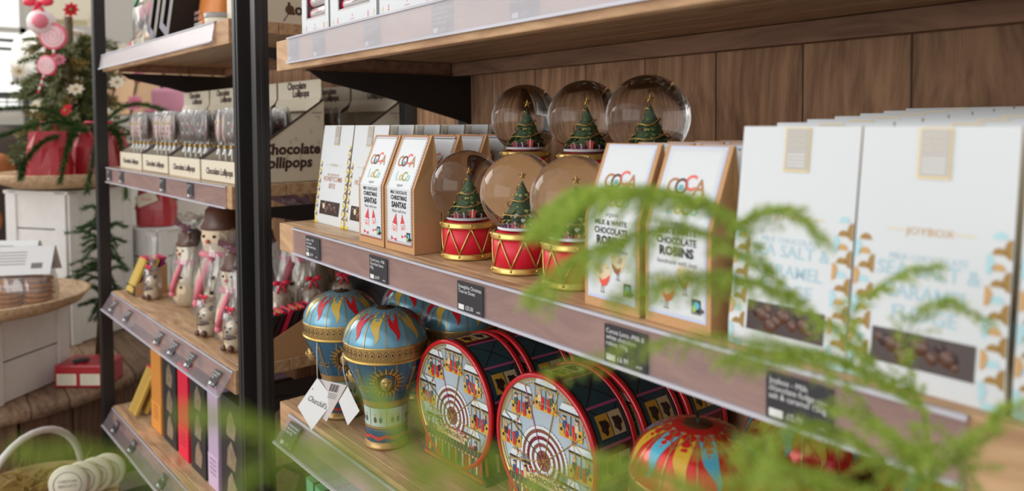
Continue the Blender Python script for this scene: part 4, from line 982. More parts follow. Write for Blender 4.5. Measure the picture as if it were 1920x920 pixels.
# ------------------------------------------------------------------ lowest shelf, below the blue tins
def slim_box(W, D, H, m_front, m_side, name='chocolate_slab_box'):
    t = thing(name, '', 'box'); b = MB(); b.box(0, 0, H / 2, W, D, H, m_side); b.box(0, -D / 2 - .0003, H - .018, W * .98, .0006, .034, m_front); b.box(0, 0, H + .0002, W * .98, D * .98, .0006, m_front); b.build('carton', t, bevel=.0006)
    b = MB(); mp = plane((0, -D / 2 - .0003, 0), (1, 0, 0), (0, 0, 1), .0004); b.text('CHOC', 0, H * .5, .012, mp, M('wheel_cream', c(214, 200, 158), .4), maxw=W * .7); b.build('front_print', t)
    return t
mint = M('mint_green', c(94, 176, 128), .5); floral = M('carton_floral', c(58, 56, 50), .6, noise=.9, nscale=90)
gbx = slim_box(.035, .020, .200, mint, floral); GS = 'slab cartons with green tops'
DZ = .4305
tr = MB(); tr.box(0, 0, .003, .22, .075, .006, kraft); tr.box(0, -.036, .020, .22, .003, .040, kraft); tr.box(0, .036, .05, .22, .003, .100, kraft)
for s_ in (-1, 1): tr.box(s_ * .1085, 0, .03, .003, .075, .06, kraft)
tray = tag(tr.build('display_tray', None, (-1.345, 0.612, DZ), 0), 'low kraft tray on the lowest shelf holding cartons with green tops', 'tray')
k = 0
for y in (.592, .6145, .637):
    for x in (-1.430, -1.387, -1.344, -1.301):
        lab = 'slab carton with green top in the tray, %s row, %s place' % (('front', 'middle', 'back')[int(round((y - .592) / .0225))], ('first', 'second', 'third', 'fourth')[k % 4])
        if k == 0: put(gbx, (x, y, DZ + .0065), 0, lab, GS)
        else: dup(gbx, (x, y, DZ + .0065), 0, lab, GS)
        k += 1
# ================================================================== left bay: lollipop displays
brownprint = M('print_brown', c(66, 40, 34), .6)
lollycard = M('lolly_card', c(222, 212, 190), .6); leaf_print = M('print_leaf', c(206, 196, 172), .6); darkedge = M('card_edge_dark', c(56, 36, 40), .6)
def lolly_display(W=.25, D=.215):
    t = thing('lollipop_display_box', '', 'display box')
    b = MB(); T_ = .002
    b.box(0, 0, T_ / 2, W, D, T_, lollycard); b.box(0, -D / 2 + T_ / 2, .026, W, T_, .052, lollycard)
    b.box(0, -D / 2 + T_ / 2, .0525, W, T_ + .0006, .0012, darkedge)
    b.box(0, D / 2 - T_ / 2, .09, W, T_, .18, lollycard)
    for sg in (-1, 1):
        x = sg * (W / 2 - .001); pr = [(-D / 2, .0), (D / 2, .0), (D / 2, .200), (-D / 2, .052)]; n = 4
        vs = [(x - .001, y, z) for y, z in pr] + [(x + .001, y, z) for y, z in pr]
        b.add(vs, [tuple(range(n))[::-1], tuple(range(n, 2 * n))] + [(i, (i + 1) % n, n + (i + 1) % n, n + i) for i in range(n)], lollycard)
        for k in range(1): 
            a = Vector((x, -D / 2, .052)); e = Vector((x, D / 2, .200)); b.tube([a, (a + e) / 2, e], .0030, darkedge, 4)
        sp = (lambda u, v, sg=sg: Vector((sg * (W / 2 + .0004), u, v)))
        rnd = random.Random(2)
        if sg > 0:
            for _ in range(14):
                uu, vv = rnd.uniform(-.07, .10), rnd.uniform(.015, .16)
                if vv < .04 + (uu + D / 2) * .62: b.disc(uu, vv, .0045, sp, leaf_print, 8, ry=.0065)
            sp2 = (lambda u, v: Vector((W / 2 + .0008, u, v)))
            b.text('Chocolate', .020, .068, .036, sp2, brownprint, bold=.035, maxw=.150, res=2, shear=.1); b.text('Lollipops', .008, .036, .036, sp2, brownprint, bold=.035, maxw=.130, res=2, shear=.1)
            b.text('ORGANIC', .088, .165, .006, sp2, brownprint); b.text('cocoa', .088, .157, .005, sp2, brownprint)
    fp = plane((0, -D / 2, 0), (1, 0, 0), (0, 0, 1), .0005)
    b.text('Chocolate Lollipops', 0, .018, .022, fp, brownprint, bold=.03, maxw=W * .86, shear=.1)
    b.build('tray', t)
    b = MB(); y = D / 2 - .004
    b.box(0, y - .012, .190, W, .0015, .040, lollycard, rx=-.5)
    b.box(0, y - .003, .225, W, .0018, .050, lollycard); hp = plane((0, y - .0045, 0), (1, 0, 0), (0, 0, 1), .0004)
    b.text('Chocolate', -.010, .2295, .026, hp, brownprint, bold=.03, shear=.1, maxw=W * .5); b.text('Lollipops', .014, .2095, .026, hp, brownprint, bold=.03, shear=.1, maxw=W * .5)
    b.build('header_card', t)
    return t
ld = lolly_display(); GL = 'chocolate lollipop display boxes'; first = True
plc = ['right end', 'second from the right', 'third from the right', 'left end']
ld_w = .262
for r_ in range(2):
    for i in range(4):
        if r_ == 1 and i > 1: continue
        p = LB(.150 + ld_w * i, .125 + .222 * r_, 1.2125)
        lab = 'cream lollipop display box at the %s of the row' % plc[i] if r_ == 0 else 'cream lollipop display box behind the %s one' % ('right end' if i == 0 else 'second from the right')
        if first: put(ld, p, LR, lab, GL); first = False
        else: dup(ld, p, LR, lab, GL)
def lolly(kind):
    t = thing('chocolate_lollipop', '', 'lollipop')
    base = {'milk': choc, 'white': M('white_choc_lolly', c(226, 200, 190), .4), 'dark': darkchoc}[kind]
    b = MB(); b.ball((0, 0, .128), .026, base, 14, sz=1.45, sx=.85, sy=.32)
    dots = {'milk': [(.0, .012, c(226, 214, 196)), (-.008, .0, c(70, 120, 70)), (.008, .004, c(190, 40, 60)), (0, -.014, c(226, 214, 196))],
            'white': [(-.006, .014, c(232, 196, 60)), (.007, .014, c(232, 196, 60)), (0, -.002, c(214, 92, 120)), (-.004, -.016, c(214, 92, 120))],
            'dark': [(0, .01, c(214, 170, 60)), (-.006, -.006, c(190, 40, 50)), (.006, -.008, c(230, 225, 215))]}[kind]
    for x, z, cc in dots: b.ball((x, -.0078, .128 + z), .0048, M('icing_%d_%d' % (int(cc[0] * 99), int(cc[1] * 99)), cc, .5), 7, sy=.5)
    b.build('chocolate', t)
    b = MB(); b.tube([(0, 0, .002), (0, 0, .05), (0, 0, .095)], .0022, M('stick_white', c(230, 228, 222), .6), 6); b.build('stick', t)
    b = MB(); rnd = random.Random(9); nn = 12; rows = [(.080, .004, .004), (.092, .016, .007), (.110, .027, .011), (.145, .029, .011), (.165, .027, .008), (.178, .024, .0025)]
    vs = []
    for z, rx_, ry_ in rows:
        for k in range(nn):
            a = 2 * PI * k / nn; j = 1 + rnd.uniform(-.14, .14); vs.append((rx_ * j * math.cos(a), ry_ * j * math.sin(a), z + rnd.uniform(-.003, .003)))
    b.add(vs, [(i * nn + k, i * nn + (k + 1) % nn, (i + 1) * nn + (k + 1) % nn, (i + 1) * nn + k) for i in range(len(rows) - 1) for k in range(nn)], cello, True)
    vs = [(0.004 * math.cos(2 * PI * k / 8) * s_, .004 * math.sin(2 * PI * k / 8) * s_, z) for z, s_ in ((.080, 1), (.062, 2.6)) for k in range(8)]
    b.add(vs, [(k, (k + 1) % 8, 8 + (k + 1) % 8, 8 + k) for k in range(8)], cello, True); b.build('cellophane_wrap', t)
    b = MB(); b.lathe([(.0035, .077), (.0052, .078), (.0052, .084), (.0035, .085)], goldfoil, 8); b.build('gold_tie', t)
    return t
lk = {k: lolly(k) for k in ('milk', 'white', 'dark')}; used = set(); GLO = 'wrapped chocolate lollipops'
seq = ['dark', 'milk', 'milk', 'white', 'white', 'milk', 'dark', 'milk', 'milk', 'milk', 'milk', 'white', 'white', 'white', 'white', 'milk', 'milk', 'white', 'white', 'white']
ordn = ['first', 'second', 'third', 'fourth', 'fifth']
for bi in range(4):
    for r_ in range(3):
        for k in range(5):
            if bi > 1 and r_ == 2: continue
            kind = seq[bi * 5 + k]
            p = LB(.150 + ld_w * bi - .084 + .042 * k, .050 + .052 * r_, 1.2150)
            lab = 'wrapped %s chocolate lollipop, %s from the right, %s row of the %s box' % (kind, ordn[k], ('front', 'middle', 'back')[r_], ('right end', 'second', 'third', 'left end')[bi])
            o = lk[kind]
            if kind not in used: put(o, p, LR + random.uniform(-.5, .5), lab, GLO); used.add(kind)
            else: dup(o, p, LR + random.uniform(-.5, .5), lab, GLO)
for bi in range(2):
    for k in range(4):
        p = LB(.150 + ld_w * bi - .09 + .055 * k, .285, 1.2150)
        dup(lk['dark'], p, LR + random.uniform(-.3, .3), 'wrapped dark chocolate lollipop, %s from the right in the rear display box %s' % (ordn[k], ('at the end', 'second along')[bi]), GLO)

# ------------------------------------------------------------------ chocolate snowmen shelf
pinkscarf = M('scarf_pink', c(232, 128, 146), .55); maroon = M('ribbon_maroon', c(86, 22, 44), .5); redbow = M('bow_red', c(226, 44, 76), .45)
def cello_bag(b, R, H, zneck, seed=1, flat=.8):
    rnd = random.Random(seed); n = 18; rows = [(.002, .85), (H * .06, 1.0), (H * .3, 1.04), (H * .5, .95), (zneck * .9, .55), (zneck, .24), (zneck + (H - zneck) * .4, .42), (H, .72)]
    vs = []
    for z, s_ in rows:
        for k in range(n):
            a = 2 * PI * k / n; j = 1 + (rnd.uniform(-.09, .09) if z > .01 else 0); vs.append((R * s_ * j * math.cos(a), R * s_ * j * flat * math.sin(a), z + (rnd.uniform(-.012, .012) if z > zneck else 0)))
    b.add(vs, [(i * n + k, i * n + (k + 1) % n, (i + 1) * n + (k + 1) % n, (i + 1) * n + k) for i in range(len(rows) - 1) for k in range(n)], cello, True)
def bow(b, x, y, z, s_, m):
    for sg in (-1, 1):
        b.ball((x + sg * s_ * .55, y, z + s_ * .15), s_ * .5, m, 8, sz=.62, sy=.4); b.tube([(x, y, z), (x + sg * s_ * .35, y - .001, z - s_ * .6), (x + sg * s_ * .5, y, z - s_ * 1.1)], s_ * .13, m, 5)
    b.ball((x, y, z), s_ * .22, m, 7)
def snowman(k, H, tag_top=True):
    t = thing('chocolate_snowman', '', 'chocolate figure'); s_ = k
    b = MB(); b.lathe([(.0002, .001), (.040 * s_, .001), (.052 * s_, .02 * s_), (.058 * s_, .055 * s_), (.054 * s_, .09 * s_), (.040 * s_, .125 * s_), (.034 * s_, .135 * s_), (.038 * s_, .148 * s_), (.042 * s_, .170 * s_), (.038 * s_, .192 * s_), (.028 * s_, .205 * s_)], whitechoc, 28)
    b.build('body', t)
    b = MB(); b.lathe([(.041 * s_, .188 * s_), (.043 * s_, .192 * s_), (.036 * s_, .206 * s_), (.033 * s_, .228 * s_), (.022 * s_, .238 * s_), (.0002, .240 * s_)], choc, 24); b.build('chocolate_hat', t)
    b = MB(); b.tube([(.041 * s_ * math.cos(a), .041 * s_ * math.sin(a), .138 * s_) for a in [2 * PI * i / 20 for i in range(20)]], .0065 * s_, pinkscarf, 8, closed=True)
    b.tube([(.012 * s_, -.044 * s_, .134 * s_), (.006 * s_, -.056 * s_, .11 * s_), (-.004 * s_, -.063 * s_, .078 * s_), (-.010 * s_, -.064 * s_, .052 * s_)], .0085 * s_, pinkscarf, 8); b.ball((-.011 * s_, -.064 * s_, .044 * s_), .0095 * s_, pinkscarf, 8); b.build('scarf', t)
    b = MB()
    for x in (-.013, .013): b.ball((x * s_, -.040 * s_, .176 * s_), .0034 * s_, darkchoc, 7)
    b.ball((0, -.044 * s_, .166 * s_), .005 * s_, M('nose_pink', c(226, 120, 110), .5), 7)
    for z in (.095, .065): b.ball((.018 * s_, -.056 * s_, z * s_), .0042 * s_, darkchoc, 7)
    b.build('face', t)
    b = MB(); cello_bag(b, .066 * s_, H, .252 * s_ if H > .27 * s_ else H * .85, int(k * 100)); b.build('cellophane_bag', t)
    b = MB(); zt = .254 * s_; tw = 1.0 if k > 1.1 else .6; b.box(-.018 * s_, -.022 * s_, zt, .085 * s_ * tw, .002, .026 * s_ * tw, maroon, ry=.25); b.box(.016 * s_, -.026 * s_, zt - .010 * s_, .055 * s_ * tw, .002, .022 * s_ * tw, maroon, ry=-.5)
    mp = plane((-.02 * s_, -.0236 * s_, zt - .006 * s_), (1, 0, .0), (0, 0, 1), .0004); b.text('SALLYS', .008, 0, .011 * s_ * tw, mp, M('print_pale', c(200, 170, 180), .5)); b.build('ribbon_tag', t)
    return t
GSn = 'white chocolate snowmen in cellophane'
ZC = .7955
sm = snowman(1.38, .352); put(sm, LB(.490, .145, ZC), LR + .5, 'largest white chocolate snowman in cellophane with pink scarf and dark ribbon on top', GSn)
sm2 = snowman(.98, .275); put(sm2, LB(.235, .090, ZC), LR + .5, 'medium white chocolate snowman in cellophane in front of the largest, to its right', GSn)
dup(sm2, LB(.725, .130, ZC), LR + .4, 'medium white chocolate snowman in cellophane left of the largest', GSn)
dup(sm2, LB(.620, .315, ZC), LR + .3, 'medium white chocolate snowman in cellophane in the back row, left', GSn)
dup(sm, LB(.265, .285, ZC), LR + .4, 'large white chocolate snowman in cellophane in the back row, right', GSn)
dup(sm2, LB(.800, .270, ZC), LR + .3, 'medium white chocolate snowman in cellophane in the back row, far left', GSn)
def cub(H=.135):
    t = thing('chocolate_bear', '', 'chocolate figure'); b = MB()
    b.lathe([(.0002, .001), (.020, .001), (.025, .012), (.023, .030), (.016, .042)], whitechoc, 20); b.ball((0, -.002, .056), .0205, whitechoc, 16, sz=.92)
    for x in (-.011, .011): b.ball((x, -.022, .0105), .0095, choc, 8)
    b.build('body', t)
    b = MB()
    for x in (-.016, .016): b.ball((x, 0, .073), .0078, darkchoc, 8)
    for x in (-.008, .008): b.ball((x, -.0195, .060), .0042, darkchoc, 7)
    b.ball((0, -.023, .051), .0034, darkchoc, 6); b.ball((0, -.012, .036), .019, choc, 10, sz=.35); b.build('ears_and_eyes', t)
    b = MB(); cello_bag(b, .031, H + .06, .100, 4); b.build('cellophane_bag', t)
    b = MB(); bow(b, 0, -.012, .104, .016, redbow); b.build('red_bow', t)
    return t
cb = cub(); GBe = 'small chocolate bears in cellophane with red bows'
put(cb, LB(.155, .048, ZC), LR + .4, 'small white chocolate bear in cellophane with red bow beside the slab tray', GBe)
dup(cb, LB(.885, .060, ZC), LR + .3, 'small white chocolate bear in cellophane at the left end, front', GBe)
dup(cb, LB(.845, .150, ZC), LR + .3, 'small white chocolate bear in cellophane at the left end, second one back', GBe)
dup(cb, LB(.335, .045, ZC), LR + .4, 'small white chocolate bear in cellophane at the foot of the largest snowman', GBe)
# bags with red bows beside the right end, seen through the rack side
def bowed_bag(H=.26):
    t = thing('sweet_bag', '', 'bag'); b = MB(); b.lathe([(.0002, .002), (.030, .002), (.033, .02), (.032, .10), (.022, .135), (.0002, .140)], M('fudge_pale', c(196, 164, 134), .55, noise=.3, nscale=60), 20); b.build('sweets', t)
    b = MB(); cello_bag(b, .038, H, .158, 8, .9); b.build('cellophane_bag', t)
    b = MB(); bow(b, 0, 0, 0, .021, redbow); bo = b.build('red_bow', t, (.020, -.012, .160), PI * .33)
    return t
bgx = bowed_bag(); GW = 'cellophane bags with red bows at the shelf end'
put(bgx, LB(.115, .150, ZC), LR + .3, 'cellophane bag with red bow, nearest the double post', GW)
dup(bgx, LB(.115, .235, ZC), LR + .3, 'cellophane bag with red bow, middle of the three beyond the double post', GW)
dup(bgx, LB(.110, .320, ZC), LR + .3, 'cellophane bag with red bow, next to the chocolate pizza box', GW)
# kraft tray of slanted slabs at the right end
def slab_tray(L, W, nm, lab):
    b = MB(); pr = [(-L / 2, 0), (L / 2, 0), (L / 2, .098), (-L / 2, .030)]
    for sg in (-1, 1):
        x = sg * (W / 2); n = 4; vs = [(x - .001, y, z) for y, z in pr] + [(x + .001, y, z) for y, z in pr]
        b.add(vs, [tuple(range(n))[::-1], tuple(range(n, 2 * n))] + [(i, (i + 1) % n, n + (i + 1) % n, n + i) for i in range(n)], kraft)
    b.box(0, 0, .001, W, L, .002, kraft); b.box(0, -L / 2, .016, W + .002, .002, .032, blackcard); b.box(0, L / 2, .049, W, .002, .098, kraft)
    mp = plane((0, -L / 2 - .001, 0), (1, 0, 0), (0, 0, 1), .0004); b.text('CHOCOLATIER', 0, .010, .009, mp, goldfoil, maxw=W * .8)
    return b
def slab(m1, m2, H=.105, W=.052):
    t = thing('chocolate_slab', '', 'chocolate bar'); b = MB(); b.box(0, 0, H / 2, W, .009, H, m1, rx=-.42); b.box(0, -.0012 + .0, H / 2, W * .6, .0095, H * .98, m2, rx=-.42)
    b.box(0, .0215 * (H / .105), H * .955, W + .0006, .0105, .006, M('top_red', c(214, 34, 70), .45), rx=-.42)
    mp = plane((W / 2 + .0004, 0, H / 2), (0, 1, 0), (0, 0, 1), 0); b.build('slab_body', t)
    return t
tb = slab_tray(.150, .064, 'tray', ''); to = tb.build('slab_tray', None, LB(.042, .115, ZC), LR); tag(to, 'kraft tray of slanted slabs at the shelf end beside the double post', 'tray')
slA = slab(blackcard, M('slab_gold', c(176, 150, 92), .4, metal=.4)); slB = slab(M('slab_rose', c(206, 32, 72), .45), blackcard); slC = slab(M('slab_plum', c(52, 24, 36), .5), goldfoil)
for k in range(7):
    o = (slB, slA, slC)[k % 3]; p = LB(.042, .060 + .018 * k, ZC + .005 + .0012 * k)
    lab = 'slim chocolate slab leaning in the kraft tray by the double post, %s from the front' % ['first', 'second', 'third', 'fourth', 'fifth', 'sixth', 'seventh'][k]
    if k < 3: put(o, p, LR, lab, 'chocolate slabs in the right tray')
    else: dup(o, p, LR, lab, 'chocolate slabs in the right tray')
tb = slab_tray(.10, .09, 'tray', ''); to = tb.build('slab_tray', None, LB(1.00, .075, ZC), LR); tag(to, 'small dark fronted tray of bars at the far left end of the snowman shelf', 'tray')
slY = slab(M('slab_yellow', c(208, 176, 84), .45), M('slab_yellow', c(208, 176, 84), .45), .115, .075); slP = slab(M('slab_purple', c(150, 30, 110), .45), M('slab_purple', c(150, 30, 110), .45), .115, .075)
for k in range(4):
    o = (slY, slP)[k % 2]; p = LB(1.00, .045 + .018 * k, ZC + .005); lab = '%s bar in the small tray at the far left end, %s' % (('yellow', 'purple')[k % 2], ('in front', 'further back')[k // 2])
    if k < 2: put(o, p, LR, lab, 'bars in the small left tray')
    else: dup(o, p, LR, lab, 'bars in the small left tray')
# chocolate pizza box
t = thing('pizza_box', 'black upright Chocolate Pizza Company box behind the left blue balloon tins', 'box', LB(.115, .405, ZC), LR + .45)
b = MB(); b.box(0, 0, .1025, .175, .022, .205, blackcard); b.build('carton', t, bevel=.001)
b = MB(); mp = plane((0, -.011, 0), (1, 0, 0), (0, 0, 1), .0005); co_ = M('print_copper', c(176, 136, 104), .45)
b.text('THE GOURMET', 0, .176, .014, mp, co_, bold=.01, maxw=.10); b.text('CHOCOLATE PIZZA', 0, .150, .022, mp, co_, bold=.015, maxw=.150); b.text('COMPANY', 0, .134, .012, mp, co_, maxw=.06); b.disc(0, .065, .045, mp, M('print_dim', c(60, 50, 48), .5), 30); b.build('front_print', t)

# ------------------------------------------------------------------ tall slab boxes, lowest left shelf
ZL = .3955
def tall_box(W, D, H, m_, window, text_=None):
    t = thing('tall_gift_box', '', 'box'); b = MB()
    b.box(0, 0, H / 2, W, D, H, m_); b.build('carton', t, bevel=.002)
    mp = plane((0, -D / 2, 0), (1, 0, 0), (0, 0, 1), .0006)
    if window:
        wm = M('window_film', c(150, 132, 112), .2, spec=.8, noise=.35, nscale=70)
        sd = lambda u, v: Vector((W / 2 + .0006, u, v))
        for mm, wd in ((mp, W), (sd, D)):
            k = 3; h = (H - .04) / k
            for i in range(k):
                z0_ = .02 + h * i; zc_ = z0_ + h / 2
                b = MB(); b.poly([(-wd * .20, z0_ + .004), (wd * .22, z0_ + .002), (wd * .30, zc_), (wd * .05, z0_ + h - .004), (-wd * .14, zc_ + .01)], mm, wm); b.build('window', t)
        b = MB(); b.disc(0, 0, .006, lambda u, v: Vector((u, v, H + .0006)), M('hole_dark', c(12, 10, 12), .8), 14); b.build('hang_hole', t)
    else:
        b = MB(); b.box(0, -D / 2 - .0004, H * .17, W * .985, .0008, H * .32, M('box_foot_label_%s' % m_.name, tuple(min(1, v * 1.25) for v in m_.node_tree.nodes['Principled BSDF'].inputs['Base Color'].default_value[:3]) + (1,), .5))
        mp2 = plane((0, -D / 2 - .0008, 0), (1, 0, 0), (0, 0, 1), .0005)
        for i in range(4): b.text('CHOCOLATE', 0, H * .28 - i * .012, .008, mp2, M('box_ink', c(110, 60, 60), .6), maxw=W * .75)
        b.build('front_label', t)
    return t
bk = M('box_black', c(40, 38, 42), .5)
for (s0, s1, nm, m_, win_, lab) in ((.858, .745, 'o', M('box_orange', c(214, 142, 62), .5), 0, 'tall orange gift box at the left end of the row'), (.735, .600, 'b', bk, 1, 'tall black gift box with diamond windows between the orange and red ones'),
        (.590, .492, 'r', M('box_cerise', c(222, 30, 64), .5), 0, 'tall red gift box in the row on the lowest left shelf'), (.482, .352, 'b', bk, 1, 'tall black gift box with diamond windows between the red and lilac ones'),
        (.342, .255, 'l', M('box_lilac', c(196, 172, 200), .5), 0, 'tall lilac gift box near the double post'), (.245, .100, 'b', bk, 1, 'tall black gift box with diamond windows nearest the double post')):
    W_ = (s0 - s1) - .012; o = tall_box(W_, .19, .272, m_, win_); put(o, LB((s0 + s1) / 2, .135, ZL), LR, lab, 'tall gift boxes on the lowest left shelf')
for k in range(3):
    o = slab(M('slab_yellow', c(208, 176, 84), .45), M('slab_ochre', c(190, 150, 70), .5), .15 - .01 * k, .075); put(o, LB(.99, .05 + .030 * k, ZL + .001), LR, 'yellow bar leaning at the left end of the lowest shelf, %s' % ('front', 'middle', 'back')[k], 'yellow bars on the lowest left shelf')
# round purple tin on the base deck below
b = MB(); b.box(0, .2, .05, 1.12, .40, .10, M('box_dark', c(40, 36, 38), .8)); pl = b.build('plinth_base', None, LB(.55, 0.0, 0), LR); tag(pl, 'dark base plinth under the left rack holding the round purple tin', 'plinth')
t = thing('round_tin', 'round purple tin below the lowest left shelf', 'tin', LB(.66, .14, .1005), LR)
pu = M('tin_purple', c(92, 78, 130), .35); b = MB(); b.lathe([(.0002, 0), (.096, 0), (.098, .005), (.098, .10), (.101, .102), (.101, .128), (.096, .133), (.0002, .133)], pu, 40); b.build('tin_body', t)
b = MB(); b.disc(0, 0, .062, lambda u, v: Vector((u, v, .1335)), M('tin_label_pale', c(214, 206, 214), .5), 30); b.build('lid_label', t)

# ------------------------------------------------------------------ goods on the top left shelf
ZTL = 1.5885
t = thing('lollipop_bag', 'cellophane bag of pink and brown lollipops at the left end of the top left shelf', 'bag', LB(.93, .09, ZTL), LR)
b = MB(); b.box(0, 0, .02, .13, .09, .04, cream); b.build('card_base', t, bevel=.002)
b = MB()
for i in range(9): b.ball((-.05 + .025 * (i % 5), -.02 + .03 * (i // 5), .10 + .03 * (i % 3)), .024, (choc, M('lolly_pink', c(224, 130, 150), .5), whitechoc)[i % 3], 10, sy=.4)
b.build('lollipops', t)
b = MB(); b.box(.01, -.047, .155, .05, .008, .009, M('ribbon_green', c(60, 140, 96), .5), ry=-.4); b.build('green_ribbon', t)
b = MB(); cello_bag(b, .078, .26, .205, 12, .7); b.build('cellophane_bag', t)
t = thing('card_box', 'pale teal card box standing between the lollipop bag and the black cartons', 'box', LB(.800, .15, ZTL), LR)
b = MB(); b.box(0, 0, .065, .09, .05, .13, M('box_teal', c(156, 218, 212), .5)); b.build('carton', t, bevel=.001)
b = MB(); mp = plane((0, -.025, 0), (1, 0, 0), (0, 0, 1), .0005)
for i, w_ in enumerate(('MINT', 'SALT', 'SLAB')): b.text(w_, 0, .095 - i * .024, .021, mp, M('ink_teal_pale', c(206, 236, 234), .5), bold=.01)
b.build('front_print', t)
t = thing('canister', 'dark grey round canister behind the teal card box', 'canister', LB(.790, .26, ZTL), LR)
b = MB(); b.lathe([(.0002, 0), (.045, 0), (.046, .004), (.046, .20), (.048, .202), (.048, .235), (.0002, .236)], M('canister_grey', c(92, 90, 98), .45), 30); b.build('can', t)
def tilt_carton():
    t = thing('black_carton', '', 'box'); T_ = .0016; L, W, D = .20, .085, .075; e = .50
    R_ = Matrix.Rotation(e, 3, 'Y'); b = MB()
    def bx_(cx, cy, cz, sx, sy, sz, m): 
        q = MB(); q.box(cx, cy, cz, sx, sy, sz, m); vs = [R_ @ Vector(v) for v in q.v]; b.add(vs, q.f, m)
    gi = M('carton_inner', c(132, 122, 116), .6); gf = M('carton_lilac', c(112, 106, 124), .45)
    bx_(-W / 2, 0, L / 2, T_, D, L, gf); bx_(W / 2, 0, L / 2, T_, D, L, blackcard); bx_(0, D / 2, L / 2, W, T_, L, blackcard); bx_(0, 0, T_ / 2, W, D, T_, gf)
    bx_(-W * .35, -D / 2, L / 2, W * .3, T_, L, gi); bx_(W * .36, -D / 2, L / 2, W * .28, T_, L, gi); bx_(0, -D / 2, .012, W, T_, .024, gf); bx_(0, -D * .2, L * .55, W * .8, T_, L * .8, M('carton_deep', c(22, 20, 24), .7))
    b.v = [(x, y, z + W / 2 * math.sin(e)) for x, y, z in b.v]; b.build('carton', t); return t
tcn = tilt_carton(); put(tcn, LB(.680, .055, ZTL), LR, 'open black carton leaning over, left one on the top left shelf', 'leaning black cartons')
dup(tcn, LB(.560, .055, ZTL), LR, 'open black carton leaning over, right one beside the orange pouch', 'leaning black cartons')
t = thing('snack_pouch', 'orange almonds pouch standing at the right of the top left shelf', 'pouch', LB(.385, .10, ZTL), LR)
b = MB(); og = M('pouch_orange', c(210, 128, 60), .5); n = 16; vs = []
rows = [(0, .070, .030), (.01, .078, .034), (.08, .080, .028), (.17, .080, .012), (.20, .080, .001)]
for z, rx_, ry_ in rows:
    for k in range(n): a = 2 * PI * k / n; vs.append((rx_ * max(-1, min(1, 1.25 * math.cos(a))), ry_ * math.sin(a), z))
b.add(vs, [(i * n + k, i * n + (k + 1) % n, (i + 1) * n + (k + 1) % n, (i + 1) * n + k) for i in range(4) for k in range(n)] + [tuple(range(n))[::-1]], og, True); b.build('pouch_body', t)
b = MB(); mp = plane((0, -.036, 0), (1, 0, 0), (0, .05, 1), .0005)
b.text('CARAMEL', -.068, .062, .014, mp, M('pouch_pink', c(234, 196, 186), .5), 'L', maxw=.05); b.text('CHOCOLATE', -.068, .047, .014, mp, M('pouch_pink', c(234, 196, 186), .5), 'L', maxw=.055); b.text('ALMONDS', -.068, .028, .018, mp, white_text, 'L', bold=.02, maxw=.07); b.text('150g', .05, .10, .010, mp, white_text)
b.build('front_print', t)
t = thing('small_tin', 'small white round tin with grey lid beside the orange pouch', 'tin', LB(.205, .050, ZTL), LR)
b = MB(); b.lathe([(.0002, 0), (.038, 0), (.0385, .03), (.0002, .0305)], cream, 26); b.build('tin_body', t); b = MB(); b.lathe([(.0395, .024), (.040, .026), (.040, .036), (.0002, .038)], M('lid_grey', c(150, 146, 144), .4), 26); b.build('lid', t)
t = thing('lollipop_display_box', 'cream lollipop display box on the top left shelf, cut by the photo top edge', 'display box', LB(.085, .20, ZTL), LR, 'chocolate lollipop display boxes')
b = MB(); b.box(0, 0, .09, .16, .30, .18, lollycard); sp = lambda u, v: Vector((.0805, u, v))
b.text('Loll', -.04, .022, .038, sp, brownprint, bold=.035, maxw=.09); b.disc(-.062, .032, .011, lambda u, v: Vector((.0812, u, v)), choc, 18); b.line((-.066, .022), (-.078, .004), .002, lambda u, v: Vector((.0812, u, v)), brownprint); b.text('Chocolate', -.03, .066, .036, sp, brownprint, bold=.035, maxw=.13); b.build('carton', t, bevel=.001)
# ================================================================== the display beyond the left rack
wht = M('painted_white', c(232, 230, 226), .7, noise=.05, nscale=30); reelwood = WOOD('reel_wood', c(150, 122, 98), c(104, 80, 62), 'X', rough=.8, planks=('Y', .12), seam=.004)
stave = WOOD('stave_wood', c(128, 96, 76), c(84, 62, 50), 'Z', rough=.8); bowlwood = WOOD('bowl_wood', c(206, 176, 140), c(168, 134, 100), 'X', rough=.7, knots=False)
TX, TY, TZ, TR = -3.66, .12, .385, .66
t = thing('barrel_table', 'round weathered wooden barrel table at the left carrying white crates and parcels', 'table', (TX, TY, 0))
b = MB(); b.lathe([(.0002, TZ), (TR - .01, TZ), (TR, TZ - .006), (TR, TZ - .035), (TR - .01, TZ - .04), (.0002, TZ - .04)], reelwood, 72); b.build('table_top', t)
n = 22
for k in range(n):
    a = 2 * PI * k / n; r_ = TR - .06; b = MB(); b.box(r_ * math.cos(a), r_ * math.sin(a), (TZ - .04) / 2, .02, 2 * PI * r_ / n - .008, TZ - .042, stave, rz=a); b.build('stave', t)
def crate(W, D, H, ns, m_=None):
    b = MB(); m_ = m_ or wht; h = H / ns
    for i in range(ns):
        z = h * (i + .5)
        for sg in (-1, 1):
            b.box(0, sg * (D / 2), z, W, .014, h - .006, m_); b.box(sg * (W / 2), 0, z, .014, D, h - .006, m_)
    for sx in (-1, 1):
        for sy in (-1, 1):
            b.box(sx * (W / 2 + .010), sy * (D / 2 - .02), H / 2, .010, .05, H, m_); b.box(sx * (W / 2 - .028), sy * (D / 2 + .010), H / 2, .06, .010, H, m_)
    b.box(0, 0, .01, W, D, .02, m_); b.box(0, 0, H - .008, W + .03, D + .03, .014, m_)
    return b
o = crate(.36, .34, .29, 2).build('wooden_crate', None, (-3.345, .135, TZ + .001), math.radians(42), bevel=.002); tag(o, 'white painted crate on the barrel table under the bowl of cookies', 'crate')
